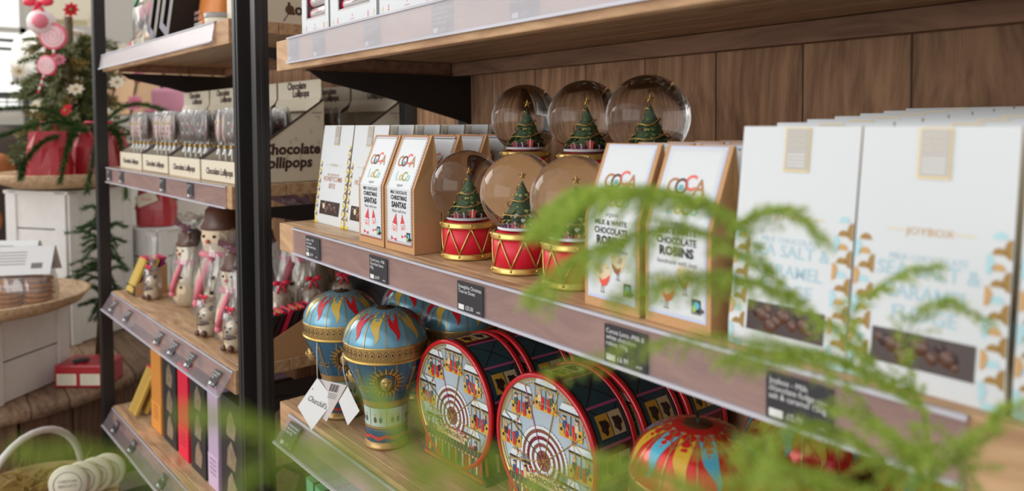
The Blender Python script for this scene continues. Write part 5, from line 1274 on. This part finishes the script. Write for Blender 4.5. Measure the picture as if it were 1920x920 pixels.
def bowl(R, name_loc, lab, H=.055):
    b = MB(); b.lathe([(.0002, .0), (R * .72, .0), (R * .90, H * .35), (R, H), (R - .012, H + .004), (R - .025, H), (R * .86, H * .6), (R * .68, .014), (.0002, .012)], bowlwood, 56)
    o = b.build('wooden_bowl', None, name_loc); return tag(o, lab, 'bowl')
bowl(.30, (-3.30, .170, TZ + .298), 'shallow wooden bowl on the white crate holding bags of cookies')
ck = M('oat_cookie', c(196, 134, 78), .85, bump=1.0, bscale=90, noise=.35, nscale=70)
def cookie_bag(nst):
    t = thing('cookie_bag', '', 'bag'); rnd = random.Random(nst)
    for j in range(2):
        for i in range(6):
            b = MB(); z = .010 + i * .0175; r_ = .046; m = 18
            pr = [(.0002, 0), (r_ * .8, .001), (r_, .006), (r_ * .97, .012), (r_ * .6, .0155), (.0002, .016)]
            b.lathe(pr, ck, m, cx=-.048 + .096 * j + rnd.uniform(-.004, .004), cy=rnd.uniform(-.004, .004)); b.v = [(x, y + rnd.uniform(-.002, .002), zz + z + rnd.uniform(-.0015, .0015)) for x, y, zz in b.v]; b.build('cookie', t)
    b = MB(); n_ = 20; vs = []
    for z, rx_, ry_ in ((.004, .108, .052), (.06, .114, .056), (.115, .108, .050), (.15, .10, .016), (.165, .10, .004)):
        for k in range(n_): a = 2 * PI * k / n_; vs.append((rx_ * math.cos(a), ry_ * math.sin(a), z))
    b.add(vs, [(i * n_ + k, i * n_ + (k + 1) % n_, (i + 1) * n_ + (k + 1) % n_, (i + 1) * n_ + k) for i in range(4) for k in range(n_)], cello, True); b.build('cellophane_bag', t)
    b = MB()
    for sg in (-1, 1): b.box(0, sg * .030, .178, .21, .0015, .105, M('card_top', c(226, 226, 226), .6), rx=sg * .50)
    mp = plane((0, -.0305, .178), (1, 0, 0), (0, math.sin(.5), math.cos(.5)), .0015)
    for i in range(5): b.rect(-.085, .030 - i * .011, .02, .0325 - i * .011, mp, grey_text)
    b.rect(.04, -.03, .075, -.01, mp, grey_text); b.build('folded_card_top', t)
    return t
c1_ = cookie_bag(1); ZK = TZ + .313; GC = 'bags of oat cookies in the wooden bowl'
put(c1_, (-3.185, .245, ZK), math.radians(64), 'bag of oat cookies under a folded white card, right one in the bowl', GC)
dup(c1_, (-3.292, .030, ZK), math.radians(60), 'bag of oat cookies under a folded white card, left one in the bowl', GC)
dup(c1_, (-3.38, .22, ZK), math.radians(58), 'bag of oat cookies behind the other two in the bowl', GC)
rp = M('red_wrap', c(172, 26, 38), .38, coat=.2, bump=.6, bscale=25)
t = thing('gift_parcel', 'low red wrapped parcel with two white labels beside the white crate', 'parcel', (-3.20, .445, TZ + .001), math.radians(52))
b = MB(); b.box(0, 0, .042, .19, .13, .084, rp); b.build('wrapping', t, bevel=.006)
b = MB(); mp = plane((0, -.065, 0), (1, 0, 0), (0, 0, 1), .001); b.rect(-.085, .01, -.012, .052, mp, cream); b.rect(.002, .01, .075, .052, mp, cream)
for x in (-.08, .007):
    for i in range(4): b.rect(x, .044 - i * .009, x + .055, .0455 - i * .009, mp, grey_text)
b.build('label', t); b = MB(); b.box(-.005, 0, .0845, .008, .131, .002, redbow); b.ball((-.02, -.02, .09), .03, M('seal_black', c(30, 28, 30), .5), 12, sz=.15); b.build('ribbon', t)
# tall white stand with the red gift bags
o = crate(.34, .34, .68, 4).build('wooden_crate', None, (-4.02, .50, TZ + .001), math.radians(35), bevel=.002); tag(o, 'tall white slatted crate stand behind the cookies, under the bowl of red bags', 'crate')
bowl(.31, (-3.99, .50, TZ + .693), 'shallow wooden bowl on the tall white stand holding red gift bags', .06)
def gift_bag(W, D, H):
    t = thing('gift_bag', '', 'bag'); b = MB(); rnd = random.Random(int(H * 1000)); n_ = 16; vs = []
    for z, s_ in ((0, 1), (H * .35, .98), (H * .7, .90), (H, .80)):
        for k in range(n_):
            a = 2 * PI * (k + .5) / n_; ca, sa = math.cos(a), math.sin(a); q = 1 / max(abs(ca), abs(sa)); q = min(q, 1.3); f_ = (.35 if z >= H else 1)
            vs.append((W / 2 * ca * q * s_ + rnd.uniform(-.004, .004), D / 2 * sa * q * s_ * f_ + rnd.uniform(-.004, .004), z))
    b.add(vs, [(i * n_ + k, i * n_ + (k + 1) % n_, (i + 1) * n_ + (k + 1) % n_, (i + 1) * n_ + k) for i in range(3) for k in range(n_)] + [tuple(range(n_))[::-1], tuple(range(3 * n_, 4 * n_))], rp, False); b.build('bag_body', t)
    b = MB(); b.tube([(-W * .40, -.012, H - .005), (-W * .44, -.012, H * .7), (-W * .46, -D * .5, H * .35)], .004, redbow, 5); b.tube([(-W * .2, -.01, H), (-W * .15, -.02, H + .04), (W * .15, -.02, H + .04), (W * .2, -.01, H)], .004, redbow, 5); b.build('cord', t)
    return t
gb_ = gift_bag(.17, .12, .235); ZG = TZ + .693 + .0145; GR_ = 'red gift bags'
put(gb_, (-3.83, .40, ZG), math.radians(70), 'red gift bag in the upper bowl, leftmost, below the pine sprays', GR_)
dup(gb_, (-3.885, .580, ZG), math.radians(60), 'red gift bag in the upper bowl, just left of the slim black post', GR_)
dup(gb_, (-4.02, .665, ZG), math.radians(50), 'red gift bag in the upper bowl, behind the slim black post', GR_)
o = crate(.26, .24, .43, 3).build('wooden_crate', None, (-4.05, .88, .001), math.radians(30), bevel=.002); tag(o, 'white slatted crate seen through the left rack, below the red bag with a tag', 'crate')
o2 = crate(.25, .23, .42, 3).build('wooden_crate', None, (-4.05, .88, .436), math.radians(30), bevel=.002); tag(o2, 'white slatted crate stacked on another, seen through the left rack', 'crate')
t2 = dup(gb_, (-4.02, .87, .860), math.radians(55), 'red gift bag with a cream swing tag, seen under the lollipop shelf', GR_)
b = MB(); b.box(0, 0, 0, .10, .003, .055, cream, ry=-.35); mp = plane((0, -.0016, 0), (1, 0, -.0), (0, 0, 1), .0006); b.text('Xmas', 0, -.008, .022, mp, redbow); b.build('tag', t2, (-.02, -.068, .135), 0)
# white picket panel
t = thing('picket_panel', 'white picket panel standing on the floor behind the left rack', 'panel', (-3.40, .97, .001), math.radians(76))
for k in range(4):
    b = MB(); b.box(-.18 + .12 * k, 0, .33, .085, .018, .66 - .02 * (k % 2), wht); b.build('picket', t)
b = MB(); b.box(0, .017, .5, .46, .014, .05, wht); b.build('rail', t)
t = thing('storage_sack', 'large white sack standing behind the chocolate snowmen', 'sack', (-4.49, 1.20, 0.001), .6)
b = MB(); b.lathe([(.0002, 0), (.24, 0), (.27, .1), (.26, .6), (.24, 1.0), (.20, 1.10), (.205, 1.14), (.0002, 1.12)], M('sack_white', c(234, 230, 220), .85, bump=.5, bscale=12), 28); b.build('sack_body', t)
# brown plush sack and wire rack at far left
t = thing('dark_sack', 'dark brown sack with orange patches at the left edge of the photo', 'sack', (-4.90, .28, .001), .3)
b = MB(); b.lathe([(.0002, 0), (.34, 0), (.40, .2), (.38, .7), (.30, 1.1), (.20, 1.28), (.10, 1.34), (.0002, 1.35)], M('sack_brown', c(62, 46, 36), .85, bump=.4, bscale=14, noise=.3, nscale=5), 32); b.build('sack_body', t)
b = MB(); pm = M('patch_orange', c(176, 104, 54), .8, noise=.4, nscale=9)
for z, a, rr in ((1.12, -.35, .30), (.86, -.5, .36), (1.0, -1.0, .33)): b.ball((math.cos(a) * rr * .9, math.sin(a) * rr * .9, z), .085, pm, 14, sx=.6, sy=.9, sz=1.1)
b.build('patch', t)
t = thing('wire_rack', 'dark metal rack with stacked wire baskets at the far left', 'rack', (-5.90, .34, .001), .2)
fm = M('rack_grey', c(84, 82, 84), .5)
for sx in (-.3, .3):
    for sy in (-.25, .25): b = MB(); b.box(sx, sy, .95, .03, .03, 1.9, fm); b.build('upright', t)
for z in (1.15, 1.35, 1.55, 1.88):
    b = MB(); b.tube([(-.3, -.25, z), (.3, -.25, z), (.3, .25, z), (-.3, .25, z)], .012, fm, 6, closed=True)
    if z < 1.8:
        for k in range(8): x = -.28 + .08 * k; b.tube([(x, -.25, z), (x, -.25, z - .10)], .004, fm, 4); y = -.24 + .07 * k; b.tube([(.3, y, z), (.3, y, z - .10)], .004, fm, 4)
        for zz in (z - .05, z - .1): b.tube([(-.3, -.25, zz), (.3, -.25, zz), (.3, .25, zz)], .004, fm, 4)
    b.build('wire_basket', t)
b = MB(); b.box(0, 0, 1.0, .58, .48, .03, bowlwood); b.build('shelf_board', t)

# ------------------------------------------------------------------ greenery
def leafmat(name, col, tr_=.35):
    if name in MATS: return MATS[name]
    m = bpy.data.materials.new(name); m.use_nodes = True; t_ = m.node_tree; t_.nodes.clear()
    o_ = t_.nodes.new('ShaderNodeOutputMaterial'); d = t_.nodes.new('ShaderNodeBsdfDiffuse'); d.inputs[0].default_value = col; tl = t_.nodes.new('ShaderNodeBsdfTranslucent'); tl.inputs[0].default_value = col
    mx = t_.nodes.new('ShaderNodeMixShader'); mx.inputs[0].default_value = tr_; t_.links.new(d.outputs[0], mx.inputs[1]); t_.links.new(tl.outputs[0], mx.inputs[2]); t_.links.new(mx.outputs[0], o_.inputs[0]); MATS[name] = m; return m
pine = leafmat('pine_green', c(66, 96, 52)); pine2 = leafmat('pine_light', c(110, 136, 84)); twig = M('twig_brown', c(96, 76, 52), .8); olive_ = leafmat('leaf_olive', c(136, 134, 92)); leafpale = leafmat('leaf_pale', c(186, 190, 156))
def bez(pts, n):
    """smooth curve through points (Catmull-Rom)"""
    P = [Vector(p) for p in pts]; P = [P[0] * 2 - P[1]] + P + [P[-1] * 2 - P[-2]]; out_ = []
    m = len(P) - 3
    for i in range(n + 1):
        q = i / n * m; k = min(int(q), m - 1); t_ = q - k; a, b_, c_, d = P[k:k + 4]
        out_.append(.5 * ((2 * b_) + (c_ - a) * t_ + (2 * a - 5 * b_ + 4 * c_ - d) * t_ ** 2 + (3 * b_ - a - 3 * c_ + d) * t_ ** 3))
    return out_
def spray(b, pts, L, n, mats, rnd, r=.003, wd=.0022, nsides=5, stem=None):
    C_ = bez(pts, n); b.tube(C_, r, stem or mats[0], 5, rfn=lambda q: 1 - .6 * q)
    for i in range(1, len(C_)):
        d = (C_[i] - C_[i - 1]).normalized(); x = d.cross(Vector((.2, .1, 1))).normalized(); y = d.cross(x)
        for k in range(nsides):
            a = 2 * PI * k / nsides + rnd.uniform(-.5, .5); o_ = x * math.cos(a) + y * math.sin(a); tip = C_[i] + (o_ * .75 + d * .8).normalized() * L * rnd.uniform(.7, 1.1); s_ = o_.cross(d) * wd
            b.add([C_[i] - s_, C_[i] + s_, tip, C_[i] + o_ * wd * .8], [(0, 1, 2), (1, 3, 2), (3, 0, 2)], mats[rnd.randrange(len(mats))])
t = thing('pine_sprays', 'long dark green pine sprays arching over the red gift bags', 'greenery', (-3.97, .58, 1.33), 0)
rnd = random.Random(11)
org = Vector((-3.97, .58, 1.33))
b = MB(); b.lathe([(.0002, -.24), (.05, -.24), (.06, -.12), (.045, -.02), (.0002, -.02)], M('vase_tan', c(176, 150, 116), .6), 20); b.build('vase', t)
W_ = lambda x, y, z: Vector((x, y, z)) - org
for pts in ([(-3.97, .58, 1.31), (-3.80, .45, 1.37), (-3.72, .28, 1.335), (-3.66, .13, 1.27)], [(-3.97, .58, 1.31), (-3.75, .40, 1.30), (-3.60, .30, 1.22), (-3.52, .27, 1.15)], [(-3.97, .58, 1.31), (-3.78, .58, 1.32), (-3.62, .54, 1.22), (-3.54, .50, 1.08)],
            [(-3.97, .58, 1.31), (-3.80, .65, 1.33), (-3.66, .66, 1.22), (-3.62, .66, 1.04)], [(-3.97, .58, 1.31), (-3.86, .40, 1.42), (-3.82, .20, 1.42), (-3.8, .05, 1.36)], [(-3.97, .58, 1.31), (-3.74, .50, 1.34), (-3.58, .44, 1.26), (-3.49, .40, 1.13)],
            [(-3.97, .58, 1.31), (-3.80, .78, 1.40), (-3.74, .90, 1.36), (-3.70, .98, 1.28)], [(-3.97, .58, 1.31), (-3.80, .80, 1.30), (-3.72, .86, 1.18), (-3.70, .88, 1.02)], [(-3.97, .58, 1.31), (-3.76, .70, 1.44), (-3.64, .82, 1.42), (-3.58, .92, 1.34)]):
    b = MB(); spray(b, [W_(*p) for p in pts], .034, 64, [pine, pine, pine2], rnd, .006, .0030, 8)
    b.build('branch', t)
# small Christmas tree of mixed dried foliage behind
t = thing('foliage_tree', 'bushy decorated tree of mixed green and straw coloured foliage at the upper left', 'tree', (-4.40, .56, .001), 0)
b = MB(); b.tube([(0, 0, 0), (0, 0, 1.0), (0, 0, 1.9)], .02, twig, 8); b.build('trunk', t)
rnd = random.Random(21)
b = MB()
for i in range(210):
    z = rnd.uniform(1.20, 1.76); a = rnd.uniform(0, 2 * PI); R_ = (.27 - .10 * (z - 1.22) / .64) * rnd.uniform(.5, 1.1)
    p1 = Vector((math.cos(a) * R_, math.sin(a) * R_, z + rnd.uniform(-.05, .06))); p0_ = Vector((math.cos(a) * .05, math.sin(a) * .05, z)); mid = (p0_ + p1) / 2 + Vector((0, 0, .03))
    mt = rnd.choice([[olive_, pine2], [leafpale, olive_], [olive_, leafmat('straw', c(190, 166, 104))], [pine2, olive_], [leafpale, pine2]])
    spray(b, [p0_, mid, p1], rnd.uniform(.030, .055), 10, mt, rnd, .003, .006, 5, twig)
b.build('foliage', t)
petal = leafmat('petal_cream', c(236, 228, 206)); petalp = leafmat('petal_pink', c(232, 150, 172)); petalr = leafmat('petal_red', c(206, 60, 70))
def flower(b, p, r_, m_, rnd, n_=8):
    d = (EYE - p).normalized() if True else Vector((0, 0, 1)); d = (Vector((.8, -.45, .35)) + Vector((rnd.uniform(-.4, .4), rnd.uniform(-.4, .4), rnd.uniform(-.3, .3)))).normalized(); x = d.cross(Vector((0, 0, 1))).normalized(); y = d.cross(x)
    for ring_ in range(2):
        for k in range(n_):
            a = 2 * PI * (k + .5 * ring_) / n_; o_ = x * math.cos(a) + y * math.sin(a); s_ = x * -math.sin(a) + y * math.cos(a); rr = r_ * (1 - .35 * ring_)
            b.add([p, p + o_ * rr * .55 + s_ * rr * .3 + d * rr * .15, p + o_ * rr + d * rr * .1, p + o_ * rr * .55 - s_ * rr * .3 + d * rr * .15], [(0, 1, 2, 3)], m_)
    b.ball(tuple(p + d * r_ * .15), r_ * .18, leafmat('straw', c(190, 166, 104)), 7)
fl = [(-3.98, .40, 1.78, .05, petal), (-3.96, .30, 1.60, .045, petal), (-3.93, .52, 1.52, .05, petal), (-3.99, .62, 1.86, .06, petal), (-3.98, .74, 1.72, .05, petal), (-3.95, .70, 1.56, .05, petal), (-3.92, .48, 1.42, .05, petalr), (-3.94, .36, 1.44, .045, petal), (-3.96, .78, 1.46, .06, petalp), (-3.95, .80, 1.62, .05, petalp), (-3.97, .66, 1.40, .05, petal), (-3.99, .52, 1.90, .05, petalr), (-3.94, .84, 1.40, .055, petalp), (-3.97, .46, 1.66, .04, petalp)]
for x, y, z, r_, m_ in fl:
    b = MB(); p = Vector((x - .14, y + .02, z)) - Vector((-4.40, .56, 0)); flower(b, p, r_ * .8, m_, rnd); b.tube([p * 1.0, p - Vector((.12, 0, .05))], .003, twig, 4); b.build('flower', t)
def swirl(r_):
    t_ = thing('lollipop_ornament', '', 'ornament'); b = MB(); q = MB(); q.lathe([(.0002, -.008), (r_ * .9, -.008), (r_, -.004), (r_, .004), (r_ * .9, .008), (.0002, .008)], M('swirl_pink', c(238, 176, 184), .4), 36)
    b.v = [(x, z, y) for x, y, z in q.v]; b.f = q.f; b.m = q.m; b.sm = q.sm; b.mats = q.mats
    pts = [((r_ * .92 * k / 90) * math.cos(k * .21), -.0088, (r_ * .92 * k / 90) * math.sin(k * .21)) for k in range(3, 91)]; b.tube(pts, r_ * .045, M('swirl_white', c(246, 240, 240), .4), 5)
    b.tube([(r_ * .99 * math.cos(2 * PI * k / 40), 0, r_ * .99 * math.sin(2 * PI * k / 40)) for k in range(40)], .008, M('swirl_rose', c(224, 92, 116), .4), 6, closed=True); b.build('swirl_disc', t_)
    b = MB(); 
    for k in range(6): b.tube([(0, 0, -r_ - .02 * k), (0, 0, -r_ - .02 * k - .021)], .006, (M('swirl_white', c(246, 240, 240), .4), M('bow_red', c(226, 44, 76), .45))[k % 2], 7)
    b.build('stick', t_); return t_
sw = swirl(.055); put(sw, (-4.02, .45, 1.76), math.radians(58), 'pink swirl lollipop ornament, the larger upper one in the foliage tree', 'swirl lollipop ornaments')
o = dup(sw, (-4.00, .42, 1.625), math.radians(50), 'pink swirl lollipop ornament, the smaller lower one in the foliage tree', 'swirl lollipop ornaments', scale=(.75, .75, .75)); o.rotation_euler = (0, .35, math.radians(50))
dup(sw, (-4.10, .82, 1.72), math.radians(60), 'pink swirl lollipop ornament right of the slim black post', 'swirl lollipop ornaments', scale=(.9, .9, .9))
t = thing('fabric_ornament', 'red and white candy shaped ornament above the swirl lollipops', 'ornament', (-4.06, .41, 1.825), .9)
b = MB(); b.ball((0, 0, 0), .06, M('candy_white', c(240, 226, 226), .6), 14); b.build('candy', t); b = MB(); bow(b, 0, -.02, .08, .07, redbow); b.ball((.02, -.04, .0), .035, M('scarf_pink', c(232, 104, 128), .55), 10); b.build('bow', t)
t = thing('paper_umbrella', 'tan paper parasol with thin ribs behind the upper left shelf', 'parasol', (-5.30, 1.27, .001), 0)
b = MB(); n_ = 16; b.lathe([(.46, 1.42), (.36, 1.72), (.20, 1.95), (.0002, 2.08)], M('parasol_tan', c(196, 160, 124), .8), n_, smooth=False); b.build('canopy', t)
for k in range(n_):
    a = 2 * PI * k / n_; b = MB(); b.tube([(.462 * math.cos(a), .462 * math.sin(a), 1.42), (.363 * math.cos(a), .363 * math.sin(a), 1.722), (.203 * math.cos(a), .203 * math.sin(a), 1.952), (0, 0, 2.083)], .006, twig, 5); b.build('rib', t)
b = MB(); b.tube([(0, 0, 0), (0, 0, 2.08)], .015, twig, 8); b.build('pole', t)
t = thing('fabric_bunting', 'pink fabric bag hanging behind the lollipop shelf', 'bag', (-4.30, 1.02, 1.28), .7)
b = MB(); b.box(0, 0, .14, .24, .05, .26, M('fabric_pink', c(226, 160, 182), .85, bump=.5, bscale=20)); b.build('cloth', t, bevel=.02); b = MB(); b.tube([(-.07, 0, .26), (-.05, 0, .36), (.05, 0, .36), (.07, 0, .26)], .006, twig, 5); b.tube([(0, 0, .35), (0, 0, .9)], .003, twig, 4); b.build('handle', t)
t = thing('lamp_shade', 'off white box lampshade hanging at the top above the tree', 'lampshade', (-4.62, .62, 1.90), .5)
b = MB(); b.lathe([(.17, 0), (.155, .25)], M('shade_cream', c(240, 232, 206), .8), 4, smooth=False); b.lathe([(.167, 0), (.152, .25)], M('shade_cream', c(240, 232, 206), .8), 4, smooth=False); b.build('shade', t); b = MB(); b.tube([(0, 0, .2), (0, 0, 1.3)], .005, twig, 5); b.build('cord', t)
t = thing('wool_throw', 'off white woollen throw with a grey underside hung over a dark stand', 'throw', (-5.40, .66, .001), .4)
b = MB(); vs = []; nu = 14
prof_ = [(0, 1.92), (.10, 1.93), (.19, 1.86), (.22, 1.72), (.20, 1.60)]
for i in range(nu + 1):
    for (yy, zz) in prof_: vs.append((-.20 + .40 * i / nu, -yy + .03 * math.sin(i * 1.1), zz + .012 * math.cos(i * 1.7)))
m__ = len(prof_); fs = [(i * m__ + j, i * m__ + j + 1, (i + 1) * m__ + j + 1, (i + 1) * m__ + j) for i in range(nu) for j in range(m__ - 1)]
b.add(vs, fs, M('wool_white', c(232, 228, 220), .9, bump=.6, bscale=40), True); o = b.build('cloth', t); md = o.modifiers.new('s', 'SOLIDIFY'); md.thickness = .02
b = MB(); b.box(0, 0, .95, .05, .05, 1.9, fm); b.build('stand', t)
# foliage on the barrel table between crate and post
t = thing('fir_garland', 'tuft of green fir sprigs beside the cookies, next to the slim black post', 'greenery', (-3.52, .52, TZ + .001), 0)
rnd = random.Random(31)
b = MB(); b.tube([(0, 0, 0), (.02, .02, .3), (.04, .03, .62)], .010, twig, 6); b.build('stem', t); b = MB()
for i in range(46):
    z = rnd.uniform(.20, .62); a = rnd.uniform(-2.2, .9); L = rnd.uniform(.06, .14); p0_ = Vector((.03, .03, z)); p1 = p0_ + Vector((math.cos(a) * L, math.sin(a) * L, rnd.uniform(-.05, .06)))
    spray(b, [p0_, (p0_ + p1) / 2 + Vector((0, 0, .02)), p1], .024, 12, [pine, pine2, leafmat('fir_blue', c(96, 124, 96))], rnd, .003, .003, 6)
b.build('sprigs', t)
# basket of round tags at the lower left
t = thing('handled_basket', 'white hooped basket filled with straw at the lower left corner', 'basket', (-2.80, .225, .001), .3)
b = MB(); b.lathe([(.0002, .0), (.16, .0), (.19, .10), (.20, .20), (.190, .20), (.18, .10), (.0002, .02)], M('wicker_tan', c(190, 160, 116), .8, bump=.8, bscale=60), 36); b.build('basket_body', t)
b = MB(); b.tube([(.19 * math.cos(PI * k / 16), 0, .19 + .20 * math.sin(PI * k / 16)) for k in range(17)], .011, wht, 8); b.build('handle', t, (0, 0, -.015), -1.2)
rnd = random.Random(41); b = MB(); strawm = leafmat('straw', c(190, 166, 104))
for i in range(420):
    a = rnd.uniform(0, 2 * PI); r_ = rnd.uniform(0, .15); p = Vector((r_ * math.cos(a), r_ * math.sin(a), .13 + rnd.uniform(0, .08))); d = Vector((rnd.uniform(-1, 1), rnd.uniform(-1, 1), rnd.uniform(-.2, .8))).normalized() * rnd.uniform(.04, .10); s_ = Vector((-d.y, d.x, 0)).normalized() * .0012
    b.add([p - s_, p + s_, p + d * .5 + Vector((0, 0, .012)), p + d], [(0, 1, 2), (0, 2, 3)], strawm)
tag(b.build('straw', t), kind='stuff')
def round_pack():
    t_ = thing('round_pack', '', 'packet'); b = MB(); q = MB(); q.lathe([(.0002, -.010), (.050, -.010), (.054, 0), (.050, .010), (.0002, .010)], M('pack_cream', c(226, 220, 200), .5), 28); b.v = [(x, z, y + .054) for x, y, z in q.v]; b.f = q.f; b.m = q.m; b.sm = q.sm; b.mats = q.mats; b.build('pack', t_)
    b = MB(); mp = plane((0, -.0104, .054), (1, 0, 0), (0, 0, 1), .0004); b.ring(0, 0, .036, .038, mp, grey_text, 30); b.text('CHEDDAR', 0, .006, .012, mp, grey_text, maxw=.05); b.text('BISCUITS', 0, -.008, .012, mp, grey_text, maxw=.05); b.build('print', t_); return t_
b = MB(); b.box(0, 0, .13, .16, .12, .26, bowlwood); sb_ = b.build('wooden_box', None, (-2.50, .335, .001), 1.35); tag(sb_, 'low wooden box at the bottom left holding round cream packets', 'box')
rp_ = round_pack()
for k in range(4):
    p = (-2.490 - .006 * k, .285 + .034 * k, .262); lab = 'round cream packet standing at the lower left, %s from the left' % ['first', 'second', 'third', 'fourth', 'fifth'][k]
    if k == 0: put(rp_, p, 1.15, lab, 'round cream packets')
    else: dup(rp_, p, 1.15, lab, 'round cream packets')

# ================================================================== foreground asparagus fern in a tall planter
fern = [leafmat('fern_green', c(186, 208, 96), .5), leafmat('fern_light', c(206, 224, 128), .5), leafmat('fern_deep', c(150, 180, 70), .5)]
PX, PY = -.10, .20
t = thing('fern_plant', 'feathery bright green fern in the foreground in front of the fudge bags', 'plant', (PX, PY, 0.001))
b = MB(); b.lathe([(.0002, 0), (.09, 0), (.12, .5), (.13, .86), (.12, .87), (.115, .85), (.0002, .84)], M('planter_grey', c(120, 118, 114), .7), 32); b.build('planter', t)
def frond(b, pts, n, L0, rnd, droop=.25, dens=1.0, nl=.0050, wn=.0005):
    C_ = bez(pts, n); b.tube(C_, .0008, fern[2], 4, rfn=lambda q: 1 - .7 * q); m = len(C_)
    for i in range(1, m):
        f = i / m; d = (C_[i] - C_[i - 1]).normalized(); x = d.cross(Vector((.1, .1, 1))).normalized()
        for sg in (-1, 1):
            L = L0 * (math.sin(PI * min(1, f * .86 + .12)) ** .7) * rnd.uniform(.6, 1.1)
            o_ = (x * sg * .8 + d * .75 + Vector((0, 0, rnd.uniform(-.35, .25)))).normalized(); k = max(2, int(L / .0032 * dens)); p = C_[i]
            for j in range(k):
                q = (j + 1) / k; p2 = C_[i] + o_ * L * q + Vector((0, 0, -droop * L * q * q)); sd = (p2 - p).normalized() if (p2 - p).length > 0 else o_
                s_ = sd.cross(Vector((0, 0, 1))).normalized(); w_ = .00022; b.add([p - s_ * w_, p + s_ * w_, p2], [(0, 1, 2)], fern[2])
                for _ in range(5):
                    v = (sd * rnd.uniform(.2, .9) + s_ * rnd.uniform(-1, 1) + Vector((0, 0, rnd.uniform(-.8, .9)))).normalized(); e = v.cross(sd).normalized() * wn
                    b.add([p2 - e, p2 + e, p2 + v * nl * rnd.uniform(.6, 1.2)], [(0, 1, 2)], fern[rnd.randrange(3)])
                p = p2
rnd = random.Random(77)
O_ = Vector((PX, PY, 0))
def FR(pts, n=34, L=.026, **k):
    b = MB(); frond(b, [Vector(p) - O_ for p in pts], n, L, rnd, **k); b.build('frond', t)
base = (PX, PY, .845)
FR([base, (-0.1722, 0.4000, 1.060), (-0.1882, 0.4341, 1.1799), (-0.2063, 0.4126, 1.2128), (-0.2198, 0.3805, 1.2423), (-0.2306, 0.3517, 1.2677), (-0.2356, 0.3305, 1.2947), (-0.2397, 0.3095, 1.3083)], 60, .024)
FR([(-0.2356, 0.3305, 1.2947), (-0.2447, 0.3032, 1.3110), (-0.2575, 0.2704, 1.3161), (-0.2681, 0.2482, 1.3128), (-0.2765, 0.2283, 1.2994)], 46, .036, dens=1.5)
FR([(-0.2306, 0.3517, 1.2677), (-0.2443, 0.3028, 1.2962), (-0.2569, 0.2698, 1.2926), (-0.2688, 0.2453, 1.2806), (-0.2771, 0.2254, 1.2664)], 40, .030, dens=1.2)
FR([(-0.2356, 0.3305, 1.2947), (-0.2306, 0.3371, 1.3000), (-0.2178, 0.3459, 1.3034), (-0.2040, 0.3549, 1.2905)], 20, .018)
FR([(-0.2063, 0.4126, 1.2128), (-0.2144, 0.4040, 1.2425), (-0.1957, 0.4134, 1.2652), (-0.1817, 0.4320, 1.2709)], 22, .017)
FR([(-0.1882, 0.4341, 1.1799), (-0.1958, 0.4272, 1.2275), (-0.1811, 0.4314, 1.2506), (-0.1650, 0.4518, 1.2418)], 22, .017)
FR([base, (-0.1637, 0.4178, 1.0800), (-0.1737, 0.4178, 1.1427), (-0.1997, 0.3562, 1.2233), (-0.2176, 0.3015, 1.2455), (-0.2386, 0.2577, 1.2461), (-0.2550, 0.2195, 1.2373)], 50, .022)
FR([base, (-0.1665, 0.3945, 1.1450), (-0.1773, 0.3664, 1.1820), (-0.1869, 0.3387, 1.2019), (-0.1996, 0.3140, 1.2029), (-0.2085, 0.2936, 1.1939)], 46, .022, dens=1.2)
FR([base, (-0.1475, 0.3549, 1.1666), (-0.1606, 0.3227, 1.1873), (-0.1725, 0.2916, 1.1992), (-0.1791, 0.2667, 1.2018), (-0.1834, 0.2444, 1.1982)], 46, .020, dens=1.1)
FR([base, (-0.1499, 0.3839, 1.1558), (-0.1522, 0.3826, 1.1838), (-0.1395, 0.3843, 1.2081), (-0.1277, 0.4003, 1.2179)], 34, .022, dens=1.2)
FR([base, (-0.1623, 0.3677, 1.1559), (-0.1647, 0.3666, 1.1864), (-0.1721, 0.3500, 1.2064), (-0.1835, 0.3276, 1.2172)], 34, .020, dens=1.1)
FR([base, (-0.1471, 0.2421, 1.1932), (-0.1613, 0.2090, 1.2212), (-0.1715, 0.1802, 1.2352), (-0.1821, 0.1499, 1.2348)], 40, .022)
FR([base, (-0.1519, 0.1231, 1.2272), (-0.1451, 0.1013, 1.2612), (-0.1466, 0.0919, 1.2760), (-0.1449, 0.0867, 1.2866)], 44, .010, wn=.00022, nl=.003)
FR([base, (-0.1523, 0.1061, 1.2267), (-0.1472, 0.0822, 1.2638), (-0.1517, 0.0690, 1.2769), (-0.1541, 0.0580, 1.2826)], 44, .010, wn=.00022, nl=.003)
FR([base, (-0.1521, 0.0904, 1.2332), (-0.1544, 0.0652, 1.2723), (-0.1590, 0.0518, 1.2860), (-0.1621, 0.0398, 1.2903)], 44, .008, wn=.00016, nl=.0025, dens=.8)
FR([base, (-0.1508, 0.0757, 1.2338), (-0.1634, 0.0450, 1.2679), (-0.1719, 0.0265, 1.2805), (-0.1768, 0.0123, 1.2850)], 44, .008, wn=.00016, nl=.0025, dens=.8)
FR([base, (-0.1562, 0.1175, 1.2272), (-0.1614, 0.0963, 1.2603), (-0.1623, 0.0879, 1.2758), (-0.1613, 0.0818, 1.2868)], 44, .010, wn=.00022, nl=.003)

FR([(-0.2244, 0.3660, 1.2550), (-0.2330, 0.3250, 1.2700), (-0.2450, 0.2900, 1.2720), (-0.2560, 0.2600, 1.2640)], 34, .024, dens=1.2)
FR([(-0.1950, 0.4250, 1.1960), (-0.2080, 0.3800, 1.2230), (-0.2200, 0.3400, 1.2330), (-0.2300, 0.3100, 1.2300)], 34, .022, dens=1.2)
